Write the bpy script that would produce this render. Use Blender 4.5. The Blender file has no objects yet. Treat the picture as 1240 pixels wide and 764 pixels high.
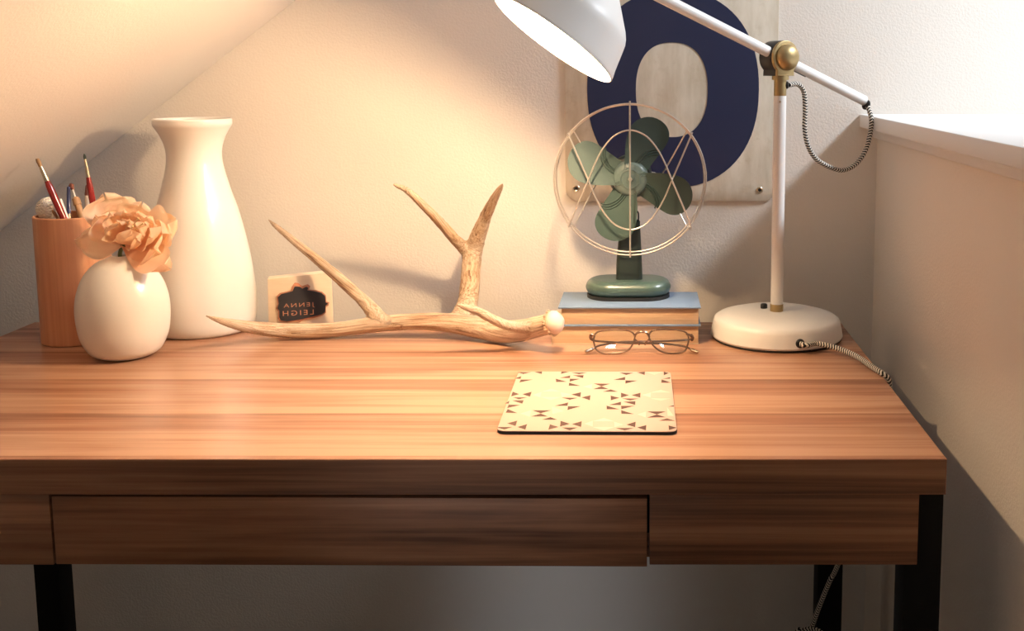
import bpy, bmesh, math, random
from mathutils import Vector, Matrix, noise

C = bpy.context.scene
COL = C.collection
random.seed(7)
PI = math.pi

# ------------------------------------------------------------------ camera
F = 1300.0                      # focal length in pixels of the 1240 x 764 frame
PX, PY = 780.0, 250.0           # principal point
PITCH = math.radians(7.23)
CAM = Vector((0, 0, 1.15))
cd = bpy.data.cameras.new('camera')
cam = bpy.data.objects.new('camera', cd)
COL.objects.link(cam)
cam.location = CAM
cam.rotation_euler = (PI / 2 - PITCH, 0, 0)
cd.sensor_fit = 'HORIZONTAL'
cd.sensor_width = 36.0
cd.lens = 36.0 * F / 1240.0
cd.shift_x = -(PX - 620.0) / 1240.0
cd.shift_y = -(382.0 - PY) / 1240.0
cd.clip_start = 0.01
C.camera = cam

# ------------------------------------------------------------------ world, lights, exposure
wd = bpy.data.worlds.new('world')
C.world = wd
wd.use_nodes = True
wbg = wd.node_tree.nodes['Background']
wbg.inputs[0].default_value = (1.0, 0.96, 0.91, 1)
wbg.inputs[1].default_value = 0.15


def area(name, loc, target, sx, sy, power, col):
    l = bpy.data.lights.new(name, 'AREA')
    l.shape = 'RECTANGLE'
    l.size, l.size_y, l.energy, l.color = sx, sy, power, col
    o = bpy.data.objects.new(name, l)
    COL.objects.link(o)
    o.location = loc
    o.rotation_euler = (Vector(target) - Vector(loc)).to_track_quat('-Z', 'Y').to_euler()
    return o


# daylight through the window over the ledge on the right
win = area('window_daylight', (1.30, 1.36, 2.02), (0.40, 1.62, 1.05), 0.5, 0.14, 7.2, (0.86, 0.92, 1.0))
win.data.spread = math.radians(95)
# narrow beam added for the lit patch under the desk; source behind viewer unseen
beam = area('rear_beam', (-0.22, -0.85, 0.55), (-0.155, 1.7, 0.35), 0.30, 0.9, 0.085, (0.82, 0.89, 1.0))
beam.data.spread = math.radians(8)
LAMP_POWER = 10.2
LAMP_COLOR = (1.0, 0.69, 0.40)
C.view_settings.view_transform = 'Standard'
C.view_settings.look = 'None'
C.view_settings.gamma = 1.0
C.view_settings.use_curve_mapping = False
C.view_settings.exposure = 0.30

# ------------------------------------------------------------------ placing helpers
FW = Vector((0, math.cos(PITCH), -math.sin(PITCH)))
UP = Vector((0, math.sin(PITCH), math.cos(PITCH)))
ZT = 0.75                       # desk top height


def ray(px, py):
    return Vector((1, 0, 0)) * ((px - PX) / F) + UP * (-(py - PY) / F) + FW


def on_z(px, py, z=ZT):
    d = ray(px, py)
    return CAM + d * ((z - CAM.z) / d.z)


def on_y(px, py, y):
    d = ray(px, py)
    return CAM + d * (y / d.y)


def on_plane(px, py, p, n):
    d = ray(px, py)
    return CAM + d * ((p - CAM).dot(n) / d.dot(n))


def scale_at(p):                # metres per pixel at a point
    return (p - CAM).dot(FW) / F


# ------------------------------------------------------------------ mesh helpers
class G:
    def __init__(self):
        self.v, self.f, self.uv = [], [], []

    def add(self, vs, fs, uv=None):
        n = len(self.v)
        self.v += [Vector(p) for p in vs]
        self.f += [tuple(i + n for i in f) for f in fs]
        self.uv += uv if uv else [(0, 0)] * len(vs)
        return self

    def box(self, a, b, bev=0.0, seg=2):
        bm = bmesh.new()
        bmesh.ops.create_cube(bm, size=1)
        c = [(a[i] + b[i]) / 2 for i in range(3)]
        s = [abs(b[i] - a[i]) for i in range(3)]
        for v in bm.verts:
            v.co = Vector((v.co[i] * s[i] + c[i] for i in range(3)))
        if bev:
            bmesh.ops.bevel(bm, geom=list(bm.edges), offset=bev, segments=seg, profile=0.5, affect='EDGES')
        self.frombm(bm)
        return self

    def frombm(self, bm):
        bm.verts.index_update()
        self.add([v.co.copy() for v in bm.verts], [[v.index for v in f.verts] for f in bm.faces])
        bm.free()

    def rings(self, rings, closed=True, cap0=True, cap1=True, uvs=None):
        n = len(rings[0])
        vs = [p for r in rings for p in r]
        fs = []
        for i in range(len(rings) - 1):
            for j in range(n if closed else n - 1):
                k = (j + 1) % n
                fs.append((i * n + j, i * n + k, (i + 1) * n + k, (i + 1) * n + j))
        if cap0:
            fs.append(tuple(reversed(range(n))))
        if cap1:
            fs.append(tuple(range((len(rings) - 1) * n, len(rings) * n)))
        self.add(vs, fs, uvs)
        return self

    def lathe(self, prof, c, axis=(0, 0, 1), seg=48, cap0=True, cap1=True):
        """prof: list of (radius, height along axis) from the centre c"""
        ax = Vector(axis).normalized()
        t = Vector((1, 0, 0)) if abs(ax.x) < 0.9 else Vector((0, 1, 0))
        e1 = (t - ax * t.dot(ax)).normalized()
        e2 = ax.cross(e1)
        c = Vector(c)
        rings = []
        for r, h in prof:
            r = max(r, 1e-5)
            rings.append([c + ax * h + (e1 * math.cos(2 * PI * k / seg) + e2 * math.sin(2 * PI * k / seg)) * r for k in range(seg)])
        return self.rings(rings, True, cap0, cap1)

    def tube(self, pts, rad, seg=10, closed=False, flat=None):
        pts = [Vector(p) for p in pts]
        n = len(pts)
        if not hasattr(rad, '__len__'):
            rad = [rad] * n
        tang = []
        for i in range(n):
            a = pts[i - 1] if (i > 0 or closed) else pts[i]
            b = pts[(i + 1) % n] if (i < n - 1 or closed) else pts[i]
            tang.append((b - a).normalized())
        t0 = tang[0]
        up = Vector((0, 0, 1)) if abs(t0.z) < 0.9 else Vector((0, 1, 0))
        e = (up - t0 * up.dot(t0)).normalized()
        rings, uvs, L = [], [], 0
        for i in range(n):
            t = tang[i]
            e = (e - t * e.dot(t)).normalized()
            b = t.cross(e)
            if i:
                L += (pts[i] - pts[i - 1]).length
            for k in range(seg):
                uvs.append((k / seg, L))
            rings.append([pts[i] + (e * math.cos(2 * PI * k / seg) + b * math.sin(2 * PI * k / seg)) * rad[i] for k in range(seg)])
        if closed:
            rings.append(list(rings[0]))
            uvs += uvs[:seg]
        return self.rings(rings, True, not closed, not closed, uvs)

    def prism(self, out, axis, a, b, bev=0.0, seg=3):
        """closed outline (list of 2D) extruded along axis 'x','y','z' from a to b with rounded rims"""
        n = len(out)
        cs = [Vector((p[0], p[1])) for p in out]
        area2 = sum(cs[i].x * cs[(i + 1) % n].y - cs[(i + 1) % n].x * cs[i].y for i in range(n))
        if area2 < 0:
            cs.reverse()
        nor = []
        for i in range(n):
            d1 = (cs[i] - cs[i - 1]).normalized()
            d2 = (cs[(i + 1) % n] - cs[i]).normalized()
            m = Vector((d1.y + d2.y, -(d1.x + d2.x)))
            nor.append(m.normalized() if m.length > 1e-9 else Vector((d1.y, -d1.x)))
        lv = []
        s = 1 if b > a else -1
        if bev:
            for k in range(seg + 1):
                t = k / seg * PI / 2
                lv.append((a + s * bev * (1 - math.sin(t)), bev * (1 - math.cos(t))))
            lv.reverse()
            lv = [(a + s * bev * (1 - math.cos(k / seg * PI / 2)), bev * (1 - math.sin(k / seg * PI / 2))) for k in range(seg + 1)]
            lv += [(b - s * bev * (1 - math.cos(k / seg * PI / 2)), bev * (1 - math.sin(k / seg * PI / 2))) for k in range(seg, -1, -1)]
        else:
            lv = [(a, 0), (b, 0)]
        rings = []
        for h, off in lv:
            r = []
            for i in range(n):
                p = cs[i] - nor[i] * off
                r.append({'z': (p.x, p.y, h), 'y': (p.x, h, p.y), 'x': (h, p.x, p.y)}[axis])
            rings.append(r)
        return self.rings(rings)


def rrect(x0, x1, y0, y1, r, n=6):
    o = []
    for cx, cy, a0 in ((x1 - r, y0 + r, -90), (x1 - r, y1 - r, 0), (x0 + r, y1 - r, 90), (x0 + r, y0 + r, 180)):
        for k in range(n + 1):
            a = math.radians(a0 + 90 * k / n)
            o.append((cx + r * math.cos(a), cy + r * math.sin(a)))
    return o


def spline(pts, n=8, closed=False):
    pts = [Vector(p) for p in pts]
    m = len(pts)
    out = []
    for i in range(m if closed else m - 1):
        if closed:
            p0, p1, p2, p3 = (pts[(i + k) % m] for k in (-1, 0, 1, 2))
        else:
            p1, p2 = pts[i], pts[i + 1]
            p0 = pts[i - 1] if i else p1 * 2 - p2
            p3 = pts[i + 2] if i + 2 < m else p2 * 2 - p1
        for k in range(n):
            t = k / n
            out.append(0.5 * ((2 * p1) + (p2 - p0) * t + (2 * p0 - 5 * p1 + 4 * p2 - p3) * t * t + (3 * p1 - p0 - 3 * p2 + p3) * t ** 3))
    if not closed:
        out.append(pts[-1])
    return out


def origin(o):
    p = Vector((0, 0, 0))
    while o is not None:
        p += o.location
        o = o.parent
    return p


def build(name, g, mat, parent=None, angle=35, flip=True):
    me = bpy.data.meshes.new(name)
    off = origin(parent)
    me.from_pydata([tuple(v - off) for v in g.v], [], g.f)
    uvl = me.uv_layers.new(name='uv')
    idx = [0] * len(me.loops)
    me.loops.foreach_get('vertex_index', idx)
    uvl.data.foreach_set('uv', [c for i in idx for c in g.uv[i]])
    if flip:
        bm = bmesh.new()
        bm.from_mesh(me)
        bmesh.ops.recalc_face_normals(bm, faces=bm.faces)
        bm.to_mesh(me)
        bm.free()
    for p in me.polygons:
        p.use_smooth = True
    me.set_sharp_from_angle(angle=math.radians(angle))
    me.materials.append(mat)
    o = bpy.data.objects.new(name, me)
    COL.objects.link(o)
    if parent is not None:
        o.parent = parent
    return o


def tag(o, label, cat, group=None):
    o['label'] = label
    o['category'] = cat
    if group:
        o['group'] = group
    return o


def thing(name, loc, label, cat, group=None):
    o = bpy.data.objects.new(name, None)
    o.empty_display_size = 0.03
    COL.objects.link(o)
    o.location = loc
    return tag(o, label, cat, group)


def struct(name, g, mat):
    o = build(name, g, mat)
    o['kind'] = 'structure'
    return o


# ------------------------------------------------------------------ materials
def mat(name, col, rough=0.5, metal=0.0, spec=0.5, coat=0.0, emit=None, estr=0.0, sss=0.0):
    m = bpy.data.materials.new(name)
    m.use_nodes = True
    b = m.node_tree.nodes['Principled BSDF']
    b.inputs['Base Color'].default_value = (*col, 1)
    b.inputs['Roughness'].default_value = rough
    b.inputs['Metallic'].default_value = metal
    b.inputs['Specular IOR Level'].default_value = spec
    b.inputs['Coat Weight'].default_value = coat
    b.inputs['Coat Roughness'].default_value = 0.08
    if sss:
        b.inputs['Subsurface Weight'].default_value = sss
        b.inputs['Subsurface Radius'].default_value = (0.01, 0.005, 0.003)
        b.inputs['Subsurface Scale'].default_value = 0.5
    if emit:
        b.inputs['Emission Color'].default_value = (*emit, 1)
        b.inputs['Emission Strength'].default_value = estr
    return m


class N:
    """small node-tree writer"""
    def __init__(self, m):
        self.t = m.node_tree
        self.b = self.t.nodes['Principled BSDF']

    def n(self, typ, **kw):
        x = self.t.nodes.new(typ)
        for k, v in kw.items():
            setattr(x, k, v)
        return x

    def l(self, a, b):
        self.t.links.new(a, b)

    def coord(self, scale, kind='Object'):
        tc = self.n('ShaderNodeTexCoord')
        mp = self.n('ShaderNodeMapping')
        mp.inputs['Scale'].default_value = scale
        self.l(tc.outputs[kind], mp.inputs['Vector'])
        return mp.outputs[0]

    def noise(self, vec, scale, detail=4, rough=0.55, dist=0.0):
        x = self.n('ShaderNodeTexNoise')
        x.inputs['Scale'].default_value = scale
        x.inputs['Detail'].default_value = detail
        x.inputs['Roughness'].default_value = rough
        x.inputs['Distortion'].default_value = dist
        if vec is not None:
            self.l(vec, x.inputs['Vector'])
        return x.outputs[0]

    def ramp(self, fac, stops, interp='LINEAR'):
        r = self.n('ShaderNodeValToRGB')
        r.color_ramp.interpolation = interp
        e = r.color_ramp.elements
        while len(e) < len(stops):
            e.new(0.5)
        for i, (p, c) in enumerate(stops):
            e[i].position = p
            e[i].color = (*c, 1) if len(c) == 3 else c
        self.l(fac, r.inputs[0])
        return r.outputs[0]

    def mix(self, fac, a, b, mode='MIX'):
        x = self.n('ShaderNodeMix', data_type='RGBA', blend_type=mode)
        for s, v in ((0, fac), (6, a), (7, b)):
            if isinstance(v, (int, float)):
                x.inputs[s].default_value = v
            elif isinstance(v, tuple):
                x.inputs[s].default_value = (*v, 1)
            else:
                self.l(v, x.inputs[s])
        return x.outputs[2]

    def math(self, op, a, b=None):
        x = self.n('ShaderNodeMath', operation=op)
        for s, v in ((0, a), (1, b)):
            if v is None:
                continue
            if isinstance(v, (int, float)):
                x.inputs[s].default_value = v
            else:
                self.l(v, x.inputs[s])
        return x.outputs[0]

    def bump(self, h, strength, dist=0.002):
        x = self.n('ShaderNodeBump')
        x.inputs['Strength'].default_value = strength
        x.inputs['Distance'].default_value = dist
        self.l(h, x.inputs['Height'])
        self.l(x.outputs[0], self.b.inputs['Normal'])

    def color(self, c):
        self.l(c, self.b.inputs['Base Color'])


def wall_mat(name, col, strength=0.12):
    m = mat(name, col, 0.62, spec=0.35)
    k = N(m)
    v = k.coord((1, 1, 1))
    a = k.noise(v, 260, 3, 0.5)
    h = k.ramp(a, [(0.38, (0, 0, 0)), (0.62, (1, 1, 1))])
    k.color(k.mix(k.noise(v, 6, 3), tuple(c * 0.97 for c in col), tuple(min(1, c * 1.02) for c in col)))
    k.bump(h, strength, 0.0016)
    return m


def wood_mat(name, cols, rough=0.33, grain=(1.2, 14, 14), stave=None, offset=0.0, spec=0.5, contrast=0.5, seed=0.0):
    """dark, mid, light colours; long grain along x. stave: width of the glued staves along y, each
    running from dark sapwood-free wood at its far edge to light wood at its near edge"""
    m = mat(name, cols[1], rough, spec=spec)
    k = N(m)
    tc = k.n('ShaderNodeTexCoord')
    sep = k.n('ShaderNodeSeparateXYZ')
    k.l(tc.outputs['Object'], sep.inputs[0])
    comb = k.n('ShaderNodeCombineXYZ')
    fr = tone = None
    if stave:
        q = k.math('DIVIDE', k.math('SUBTRACT', sep.outputs[1], offset), stave)
        fl_ = k.math('FLOOR', q)
        fr = k.math('SUBTRACT', q, fl_)
        wn = k.n('ShaderNodeTexWhiteNoise', noise_dimensions='1D')
        k.l(k.math('ADD', fl_, 0.37), wn.inputs['W'])
        tone = wn.outputs[0]
        k.l(k.math('ADD', sep.outputs[0], k.math('MULTIPLY', tone, 7.0)), comb.inputs[0])
        k.l(k.math('ADD', sep.outputs[1], k.math('MULTIPLY', tone, 3.0)), comb.inputs[1])
    else:
        k.l(k.math('ADD', sep.outputs[0], seed), comb.inputs[0])
        k.l(sep.outputs[1], comb.inputs[1])
    k.l(sep.outputs[2], comb.inputs[2])

    def mapped(sc):
        mp = k.n('ShaderNodeMapping')
        mp.inputs['Scale'].default_value = sc
        k.l(comb.outputs[0], mp.inputs[0])
        return mp.outputs[0]
    g1 = k.noise(mapped(grain), 1.0, 4, 0.55, 0.9)
    g2 = k.noise(mapped((grain[0] * 4, grain[1] * 12, grain[2] * 12)), 1.0, 4, 0.65)
    g3 = k.noise(mapped((grain[0] * 1.5, grain[1] * 4.5, grain[2] * 4.5)), 1.0, 3, 0.6, 0.5)
    f = k.math('ADD', k.math('MULTIPLY', g1, 0.52), k.math('ADD', k.math('MULTIPLY', g3, 0.30), k.math('MULTIPLY', g2, 0.18)))
    if stave:
        f = k.math('ADD', f, k.math('MULTIPLY', k.math('SUBTRACT', 0.5, fr), 0.10 * contrast * 2))
        f = k.math('ADD', f, k.math('MULTIPLY', k.math('SUBTRACT', tone, 0.5), 0.06))
    c = k.ramp(f, [(0.36, cols[0]), (0.49, cols[1]), (0.62, cols[2])])
    k.color(c)
    k.bump(g2, 0.08, 0.0005)
    return m


M = {}
M['wall'] = wall_mat('wall_paint', (0.81, 0.755, 0.68))
M['ceiling'] = wall_mat('ceiling_paint', (0.80, 0.765, 0.72), 0.10)
M['trim'] = mat('white_trim_paint', (0.80, 0.79, 0.78), 0.4)
M['floor'] = wood_mat('floor_boards', ((0.10, 0.06, 0.04), (0.16, 0.10, 0.06), (0.22, 0.14, 0.09)), 0.5)
Y_STAVE = on_z(800, 500.5).y - (on_z(600, 556).y + on_z(600, 390).y) / 2     # a joint between staves, in the desk's own frame
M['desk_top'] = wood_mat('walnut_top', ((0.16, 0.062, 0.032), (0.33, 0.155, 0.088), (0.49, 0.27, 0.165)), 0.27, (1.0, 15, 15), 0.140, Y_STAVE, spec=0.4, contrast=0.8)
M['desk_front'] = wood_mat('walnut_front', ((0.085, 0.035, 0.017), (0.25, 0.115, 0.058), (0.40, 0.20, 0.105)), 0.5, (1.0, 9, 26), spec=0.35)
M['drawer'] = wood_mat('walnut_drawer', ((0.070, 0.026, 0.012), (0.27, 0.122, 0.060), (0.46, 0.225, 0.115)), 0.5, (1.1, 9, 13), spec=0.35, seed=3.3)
M['black_metal'] = mat('black_metal', (0.004, 0.004, 0.0045), 0.7, spec=0.2)
M['white_enamel'] = mat('white_enamel', (0.80, 0.78, 0.75), 0.42)
M['shade_inner'] = mat('shade_inside_white', (0.88, 0.86, 0.82), 0.5)
M['brass'] = mat('brushed_brass', (0.42, 0.31, 0.15), 0.42, metal=0.8)
M['black_plastic'] = mat('black_plastic', (0.010, 0.010, 0.011), 0.35)
M['bulb'] = mat('lit_bulb', (1, 1, 1), 0.3, emit=(1.0, 0.80, 0.52), estr=60)
M['ceramic'] = mat('white_ceramic', (0.80, 0.76, 0.69), 0.30, coat=0.25)
M['foot'] = mat('black_felt', (0.012, 0.012, 0.012), 0.8)
M['green'] = mat('green_enamel', (0.055, 0.095, 0.078), 0.32, coat=0.4)
M['green_blade'] = mat('green_blade_enamel', (0.050, 0.086, 0.080), 0.5, spec=0.25)
M['green_hub'] = mat('blue_green_hub_enamel', (0.10, 0.15, 0.145), 0.35, coat=0.3)
M['green_dark'] = mat('dark_green_enamel', (0.014, 0.026, 0.022), 0.45)
M['chrome'] = mat('aged_chrome', (0.66, 0.62, 0.57), 0.3, metal=0.75)
M['blue_cloth'] = mat('blue_bookcloth', (0.150, 0.215, 0.31), 0.6)
M['cream_card'] = mat('cream_card', (0.62, 0.48, 0.33), 0.6)
M['navy_rubber'] = mat('black_rubber', (0.020, 0.020, 0.026), 0.6)
M['pink_rubber'] = mat('red_rubber', (0.50, 0.22, 0.13), 0.55)
M['navy'] = mat('navy_paint', (0.017, 0.024, 0.072), 0.45)
M['red_lacquer'] = mat('red_lacquer', (0.25, 0.016, 0.014), 0.22, coat=0.4)
M['blue_lacquer'] = mat('blue_lacquer', (0.012, 0.025, 0.12), 0.3, coat=0.3)
M['silver'] = mat('ferrule_metal', (0.62, 0.52, 0.38), 0.28, metal=1.0)
M['bristle_brown'] = mat('brown_bristle', (0.17, 0.055, 0.040), 0.8)
M['bristle_dark'] = mat('dark_bristle', (0.035, 0.045, 0.035), 0.8)
M['bristle_tan'] = mat('tan_bristle', (0.36, 0.21, 0.10), 0.8)
M['white_lacquer'] = mat('white_lacquer', (0.78, 0.74, 0.68), 0.3)
M['raw_wood'] = mat('raw_wood', (0.52, 0.29, 0.14), 0.5)
M['stem'] = mat('green_stem', (0.14, 0.17, 0.05), 0.5)
M['stamen'] = mat('cream_stamen', (0.88, 0.68, 0.36), 0.5)
M['pad_black'] = mat('black_foam', (0.008, 0.008, 0.008), 0.8)
M['pad_top'] = mat('blush_pad_cloth', (0.50, 0.335, 0.26), 0.75, spec=0.2)
M['pad_dark'] = mat('brown_print', (0.085, 0.042, 0.032), 0.75, spec=0.2)
M['pad_pale'] = mat('cream_print', (0.57, 0.42, 0.32), 0.75, spec=0.2)
M['glasses'] = mat('bronze_frame', (0.20, 0.125, 0.085), 0.2, metal=0.6, coat=0.6)
M['temple_tip'] = mat('temple_tip_metal', (0.50, 0.40, 0.30), 0.25, metal=1.0)


def m_pages():
    m = mat('page_edges', (0.60, 0.42, 0.26), 0.75, spec=0.2)
    k = N(m)
    a = k.noise(k.coord((4, 4, 900)), 1.0, 3, 0.7)
    b = k.noise(k.coord((1, 1, 60)), 1.0, 2)
    c = k.ramp(a, [(0.3, (0.50, 0.33, 0.19)), (0.7, (0.68, 0.50, 0.33))])
    k.color(k.mix(0.4, c, k.ramp(b, [(0.35, (0.50, 0.30, 0.17)), (0.65, (0.70, 0.52, 0.34))])))
    k.bump(a, 0.5, 0.0006)
    return m


def m_bamboo():
    m = mat('bamboo', (0.55, 0.25, 0.09), 0.38)
    k = N(m)
    a = k.noise(k.coord((140, 140, 3)), 1.0, 4, 0.6)
    b = k.noise(k.coord((45, 45, 1)), 1.0, 2, 0.5)
    c = k.ramp(a, [(0.3, (0.50, 0.21, 0.10)), (0.55, (0.64, 0.31, 0.16)), (0.75, (0.72, 0.39, 0.22))])
    k.color(k.mix(0.4, c, k.ramp(b, [(0.35, (0.52, 0.22, 0.105)), (0.65, (0.72, 0.39, 0.22))])))
    return m


def m_braid():
    m = mat('black_white_braid', (0.5, 0.5, 0.5), 0.75, spec=0.2)
    k = N(m)
    tc = k.n('ShaderNodeTexCoord')
    sep = k.n('ShaderNodeSeparateXYZ')
    k.l(tc.outputs['UV'], sep.inputs[0])
    tri = k.math('ABSOLUTE', k.math('SUBTRACT', k.math('FRACT', k.math('MULTIPLY', sep.outputs[0], 2.0)), 0.5))
    fr = k.math('FRACT', k.math('ADD', k.math('MULTIPLY', sep.outputs[1], 230.0), k.math('MULTIPLY', tri, 1.3)))
    s = k.math('GREATER_THAN', fr, 0.5)
    k.color(k.mix(s, (0.012, 0.012, 0.014), (0.74, 0.69, 0.60)))
    k.bump(fr, 0.4, 0.0006)
    return m


def m_antler():
    m = mat('antler_bone', (0.6, 0.45, 0.3), 0.55)
    k = N(m)
    at = k.n('ShaderNodeAttribute', attribute_name='grain')
    a = k.noise(at.outputs['Vector'], 1.0, 5, 0.65, 0.3)
    c = k.ramp(a, [(0.32, (0.13, 0.055, 0.024)), (0.43, (0.36, 0.215, 0.12)), (0.54, (0.56, 0.41, 0.275)), (0.8, (0.70, 0.57, 0.43))])
    d = k.noise(k.coord((1, 1, 1)), 16, 3)
    k.color(k.mix(k.ramp(d, [(0.42, (0, 0, 0)), (0.66, (0.55, 0.55, 0.55))]), c, (0.66, 0.52, 0.38)))
    k.bump(a, 0.8, 0.004)
    return m


def m_sign():
    m = mat('aged_sign_enamel', (0.62, 0.55, 0.43), 0.5)
    k = N(m)
    v = k.coord((1, 1, 1))
    a = k.noise(k.coord((30, 1, 8)), 1.0, 5, 0.6)
    b = k.noise(v, 26, 5, 0.7)
    c = k.ramp(a, [(0.35, (0.50, 0.42, 0.31)), (0.6, (0.64, 0.57, 0.46)), (0.8, (0.68, 0.62, 0.52))])
    k.color(k.mix(k.ramp(b, [(0.56, (0, 0, 0)), (0.74, (0.55, 0.55, 0.55))]), c, (0.40, 0.30, 0.19)))
    return m


def m_petal():
    m = mat('peach_petal', (0.9, 0.5, 0.28), 0.5, sss=0.0)
    k = N(m)
    tc = k.n('ShaderNodeTexCoord')
    sep = k.n('ShaderNodeSeparateXYZ')
    k.l(tc.outputs['UV'], sep.inputs[0])
    c = k.ramp(sep.outputs[1], [(0.0, (0.94, 0.34, 0.26)), (0.3, (0.96, 0.62, 0.44)), (0.7, (0.98, 0.79, 0.56)), (1.0, (0.98, 0.85, 0.63))])
    a = k.noise(k.coord((60, 60, 60)), 1.0, 3)
    b = k.noise(k.coord((22, 22, 22)), 1.0, 2)
    c = k.mix(k.ramp(b, [(0.46, (0, 0, 0)), (0.66, (0.75, 0.75, 0.75))]), c, (0.97, 0.58, 0.44))
    k.color(k.mix(k.math('MULTIPLY', a, 0.4), c, (0.98, 0.80, 0.60)))
    tr = k.n('ShaderNodeBsdfTranslucent')
    tr.inputs[0].default_value = (1.0, 0.74, 0.50, 1)
    mx = k.n('ShaderNodeMixShader')
    mx.inputs[0].default_value = 0.5
    out = k.t.nodes['Material Output']
    k.l(k.b.outputs[0], mx.inputs[1])
    k.l(tr.outputs[0], mx.inputs[2])
    k.l(mx.outputs[0], out.inputs[0])
    return m


def m_twine():
    m = mat('cream_twine', (0.75, 0.67, 0.55), 0.8, spec=0.2)
    k = N(m)
    a = k.noise(k.coord((300, 300, 300)), 1.0, 3)
    k.color(k.ramp(a, [(0.35, (0.78, 0.70, 0.58)), (0.65, (0.86, 0.80, 0.70))]))
    k.bump(a, 0.2, 0.0005)
    return m


def m_block():
    m = mat('pale_block_wood', (0.62, 0.45, 0.28), 0.55)
    k = N(m)
    a = k.noise(k.coord((12, 30, 90)), 1.0, 4, 0.6)
    c = k.ramp(a, [(0.3, (0.76, 0.62, 0.46)), (0.7, (0.84, 0.71, 0.55))])
    k.color(c)
    return m


def m_lens():
    m = bpy.data.materials.new('clear_lens')
    m.use_nodes = True
    t = m.node_tree
    t.nodes.remove(t.nodes['Principled BSDF'])
    tr = t.nodes.new('ShaderNodeBsdfTransparent')
    tr.inputs[0].default_value = (0.96, 0.97, 0.97, 1)
    gl = t.nodes.new('ShaderNodeBsdfGlossy')
    gl.inputs['Roughness'].default_value = 0.02
    mx = t.nodes.new('ShaderNodeMixShader')
    mx.inputs[0].default_value = 0.025
    t.links.new(tr.outputs[0], mx.inputs[1])
    t.links.new(gl.outputs[0], mx.inputs[2])
    t.links.new(mx.outputs[0], t.nodes['Material Output'].inputs[0])
    return m


M['pages'] = m_pages()
M['bamboo'] = m_bamboo()
M['braid'] = m_braid()
M['antler'] = m_antler()
M['sign'] = m_sign()
M['petal'] = m_petal()
M['twine'] = m_twine()
M['block'] = m_block()
M['lens'] = m_lens()
M['antler_core'] = mat('antler_pedicle', (0.72, 0.55, 0.42), 0.6)
M['glass'] = m_lens()

# ------------------------------------------------------------------ the room
YW = 1.785                                         # back wall
XR = on_y(1055, 441, YW).x                         # right knee wall
led = on_y(1041, 138, YW)                          # ledge, top edge of its nosing
led_b = on_y(1041, 154, YW)
YB = -0.9                                          # the modelled end of the room behind the camera
s1 = on_y(358, 0, YW)
s2 = on_y(0, 280, YW)
SL = (s1.z - s2.z) / (s1.x - s2.x)                 # slope of the ceiling


def slope_z(x):
    return s2.z + (x - s2.x) * SL


XL = s2.x - (s2.z - 0.35) / SL                     # knee wall on the left
XT = s2.x + (2.35 - s2.z) / SL                     # slope meets the flat ceiling
XWIN = 1.35
th = 0.08
g = G().box((XL - 0.3, YW, -0.1), (XWIN + 0.2, YW + 0.1, 2.5))
struct('wall_back', g, M['wall'])
g = G().box((XL - 0.3, YB, -0.1), (XWIN + 0.2, YW, 0.0))
struct('floor', g, M['floor'])
# sloped ceiling, then flat ceiling
out = [(XL - 0.0, 0.35), (XT, 2.35), (XT - 0.02, 2.35 + th), (XL - 0.08, 0.35 + th)]
g = G().prism(out, 'y', YB, YW - 0.0005)
struct('ceiling_slope', g, M['ceiling'])
g = G().box((XT, YB, 2.35), (XWIN + 0.2, YW, 2.45))
struct('ceiling', g, M['ceiling'])
g = G().box((XL - 0.1, YB, 0.0), (XL, YW, 0.36))
struct('wall_left', g, M['wall'])
# right knee wall (solid below the ledge)
g = G().box((XR, YB, 0.0), (XWIN + 0.1, YW, led_b.z))
struct('wall_right', g, M['wall'])
g = G().box((led.x, YB, led_b.z), (XWIN, YW, led.z), 0.002)
struct('trim_1', g, M['trim'])
# small moulding under the ledge
g = G().box((XR - 0.008, YB, led_b.z - 0.018), (XR, YW, led_b.z), 0.003)
struct('trim_2', g, M['trim'])
# wall above the ledge with the window the daylight comes through
wy0, wy1, wz0, wz1 = 1.0, 1.66, 1.35, 2.2
g = G()
g.box((XWIN, YB, led_b.z), (XWIN + 0.1, wy0, 2.35))
g.box((XWIN, wy1, led_b.z), (XWIN + 0.1, YW, 2.35))
g.box((XWIN, wy0, led_b.z), (XWIN + 0.1, wy1, wz0))
g.box((XWIN, wy0, wz1), (XWIN + 0.1, wy1, 2.35))
struct('wall_right_upper', g, M['wall'])
g = G()
for a, b in (((wy0, wz0), (wy0 + 0.03, wz1)), ((wy1 - 0.03, wz0), (wy1, wz1)), ((wy0, wz0), (wy1, wz0 + 0.03)), ((wy0, wz1 - 0.03), (wy1, wz1))):
    g.box((XWIN + 0.05, a[0], a[1]), (XWIN + 0.08, b[0], b[1]))
w = struct('window_1', g, M['trim'])
build('pane', G().box((XWIN + 0.06, wy0 + 0.03, wz0 + 0.03), (XWIN + 0.064, wy1 - 0.03, wz1 - 0.03)), M['glass'], w)
struct('baseboard_back', G().box((XL, YW - 0.012, 0.0), (XR, YW, 0.10), 0.003), M['trim'])

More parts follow.
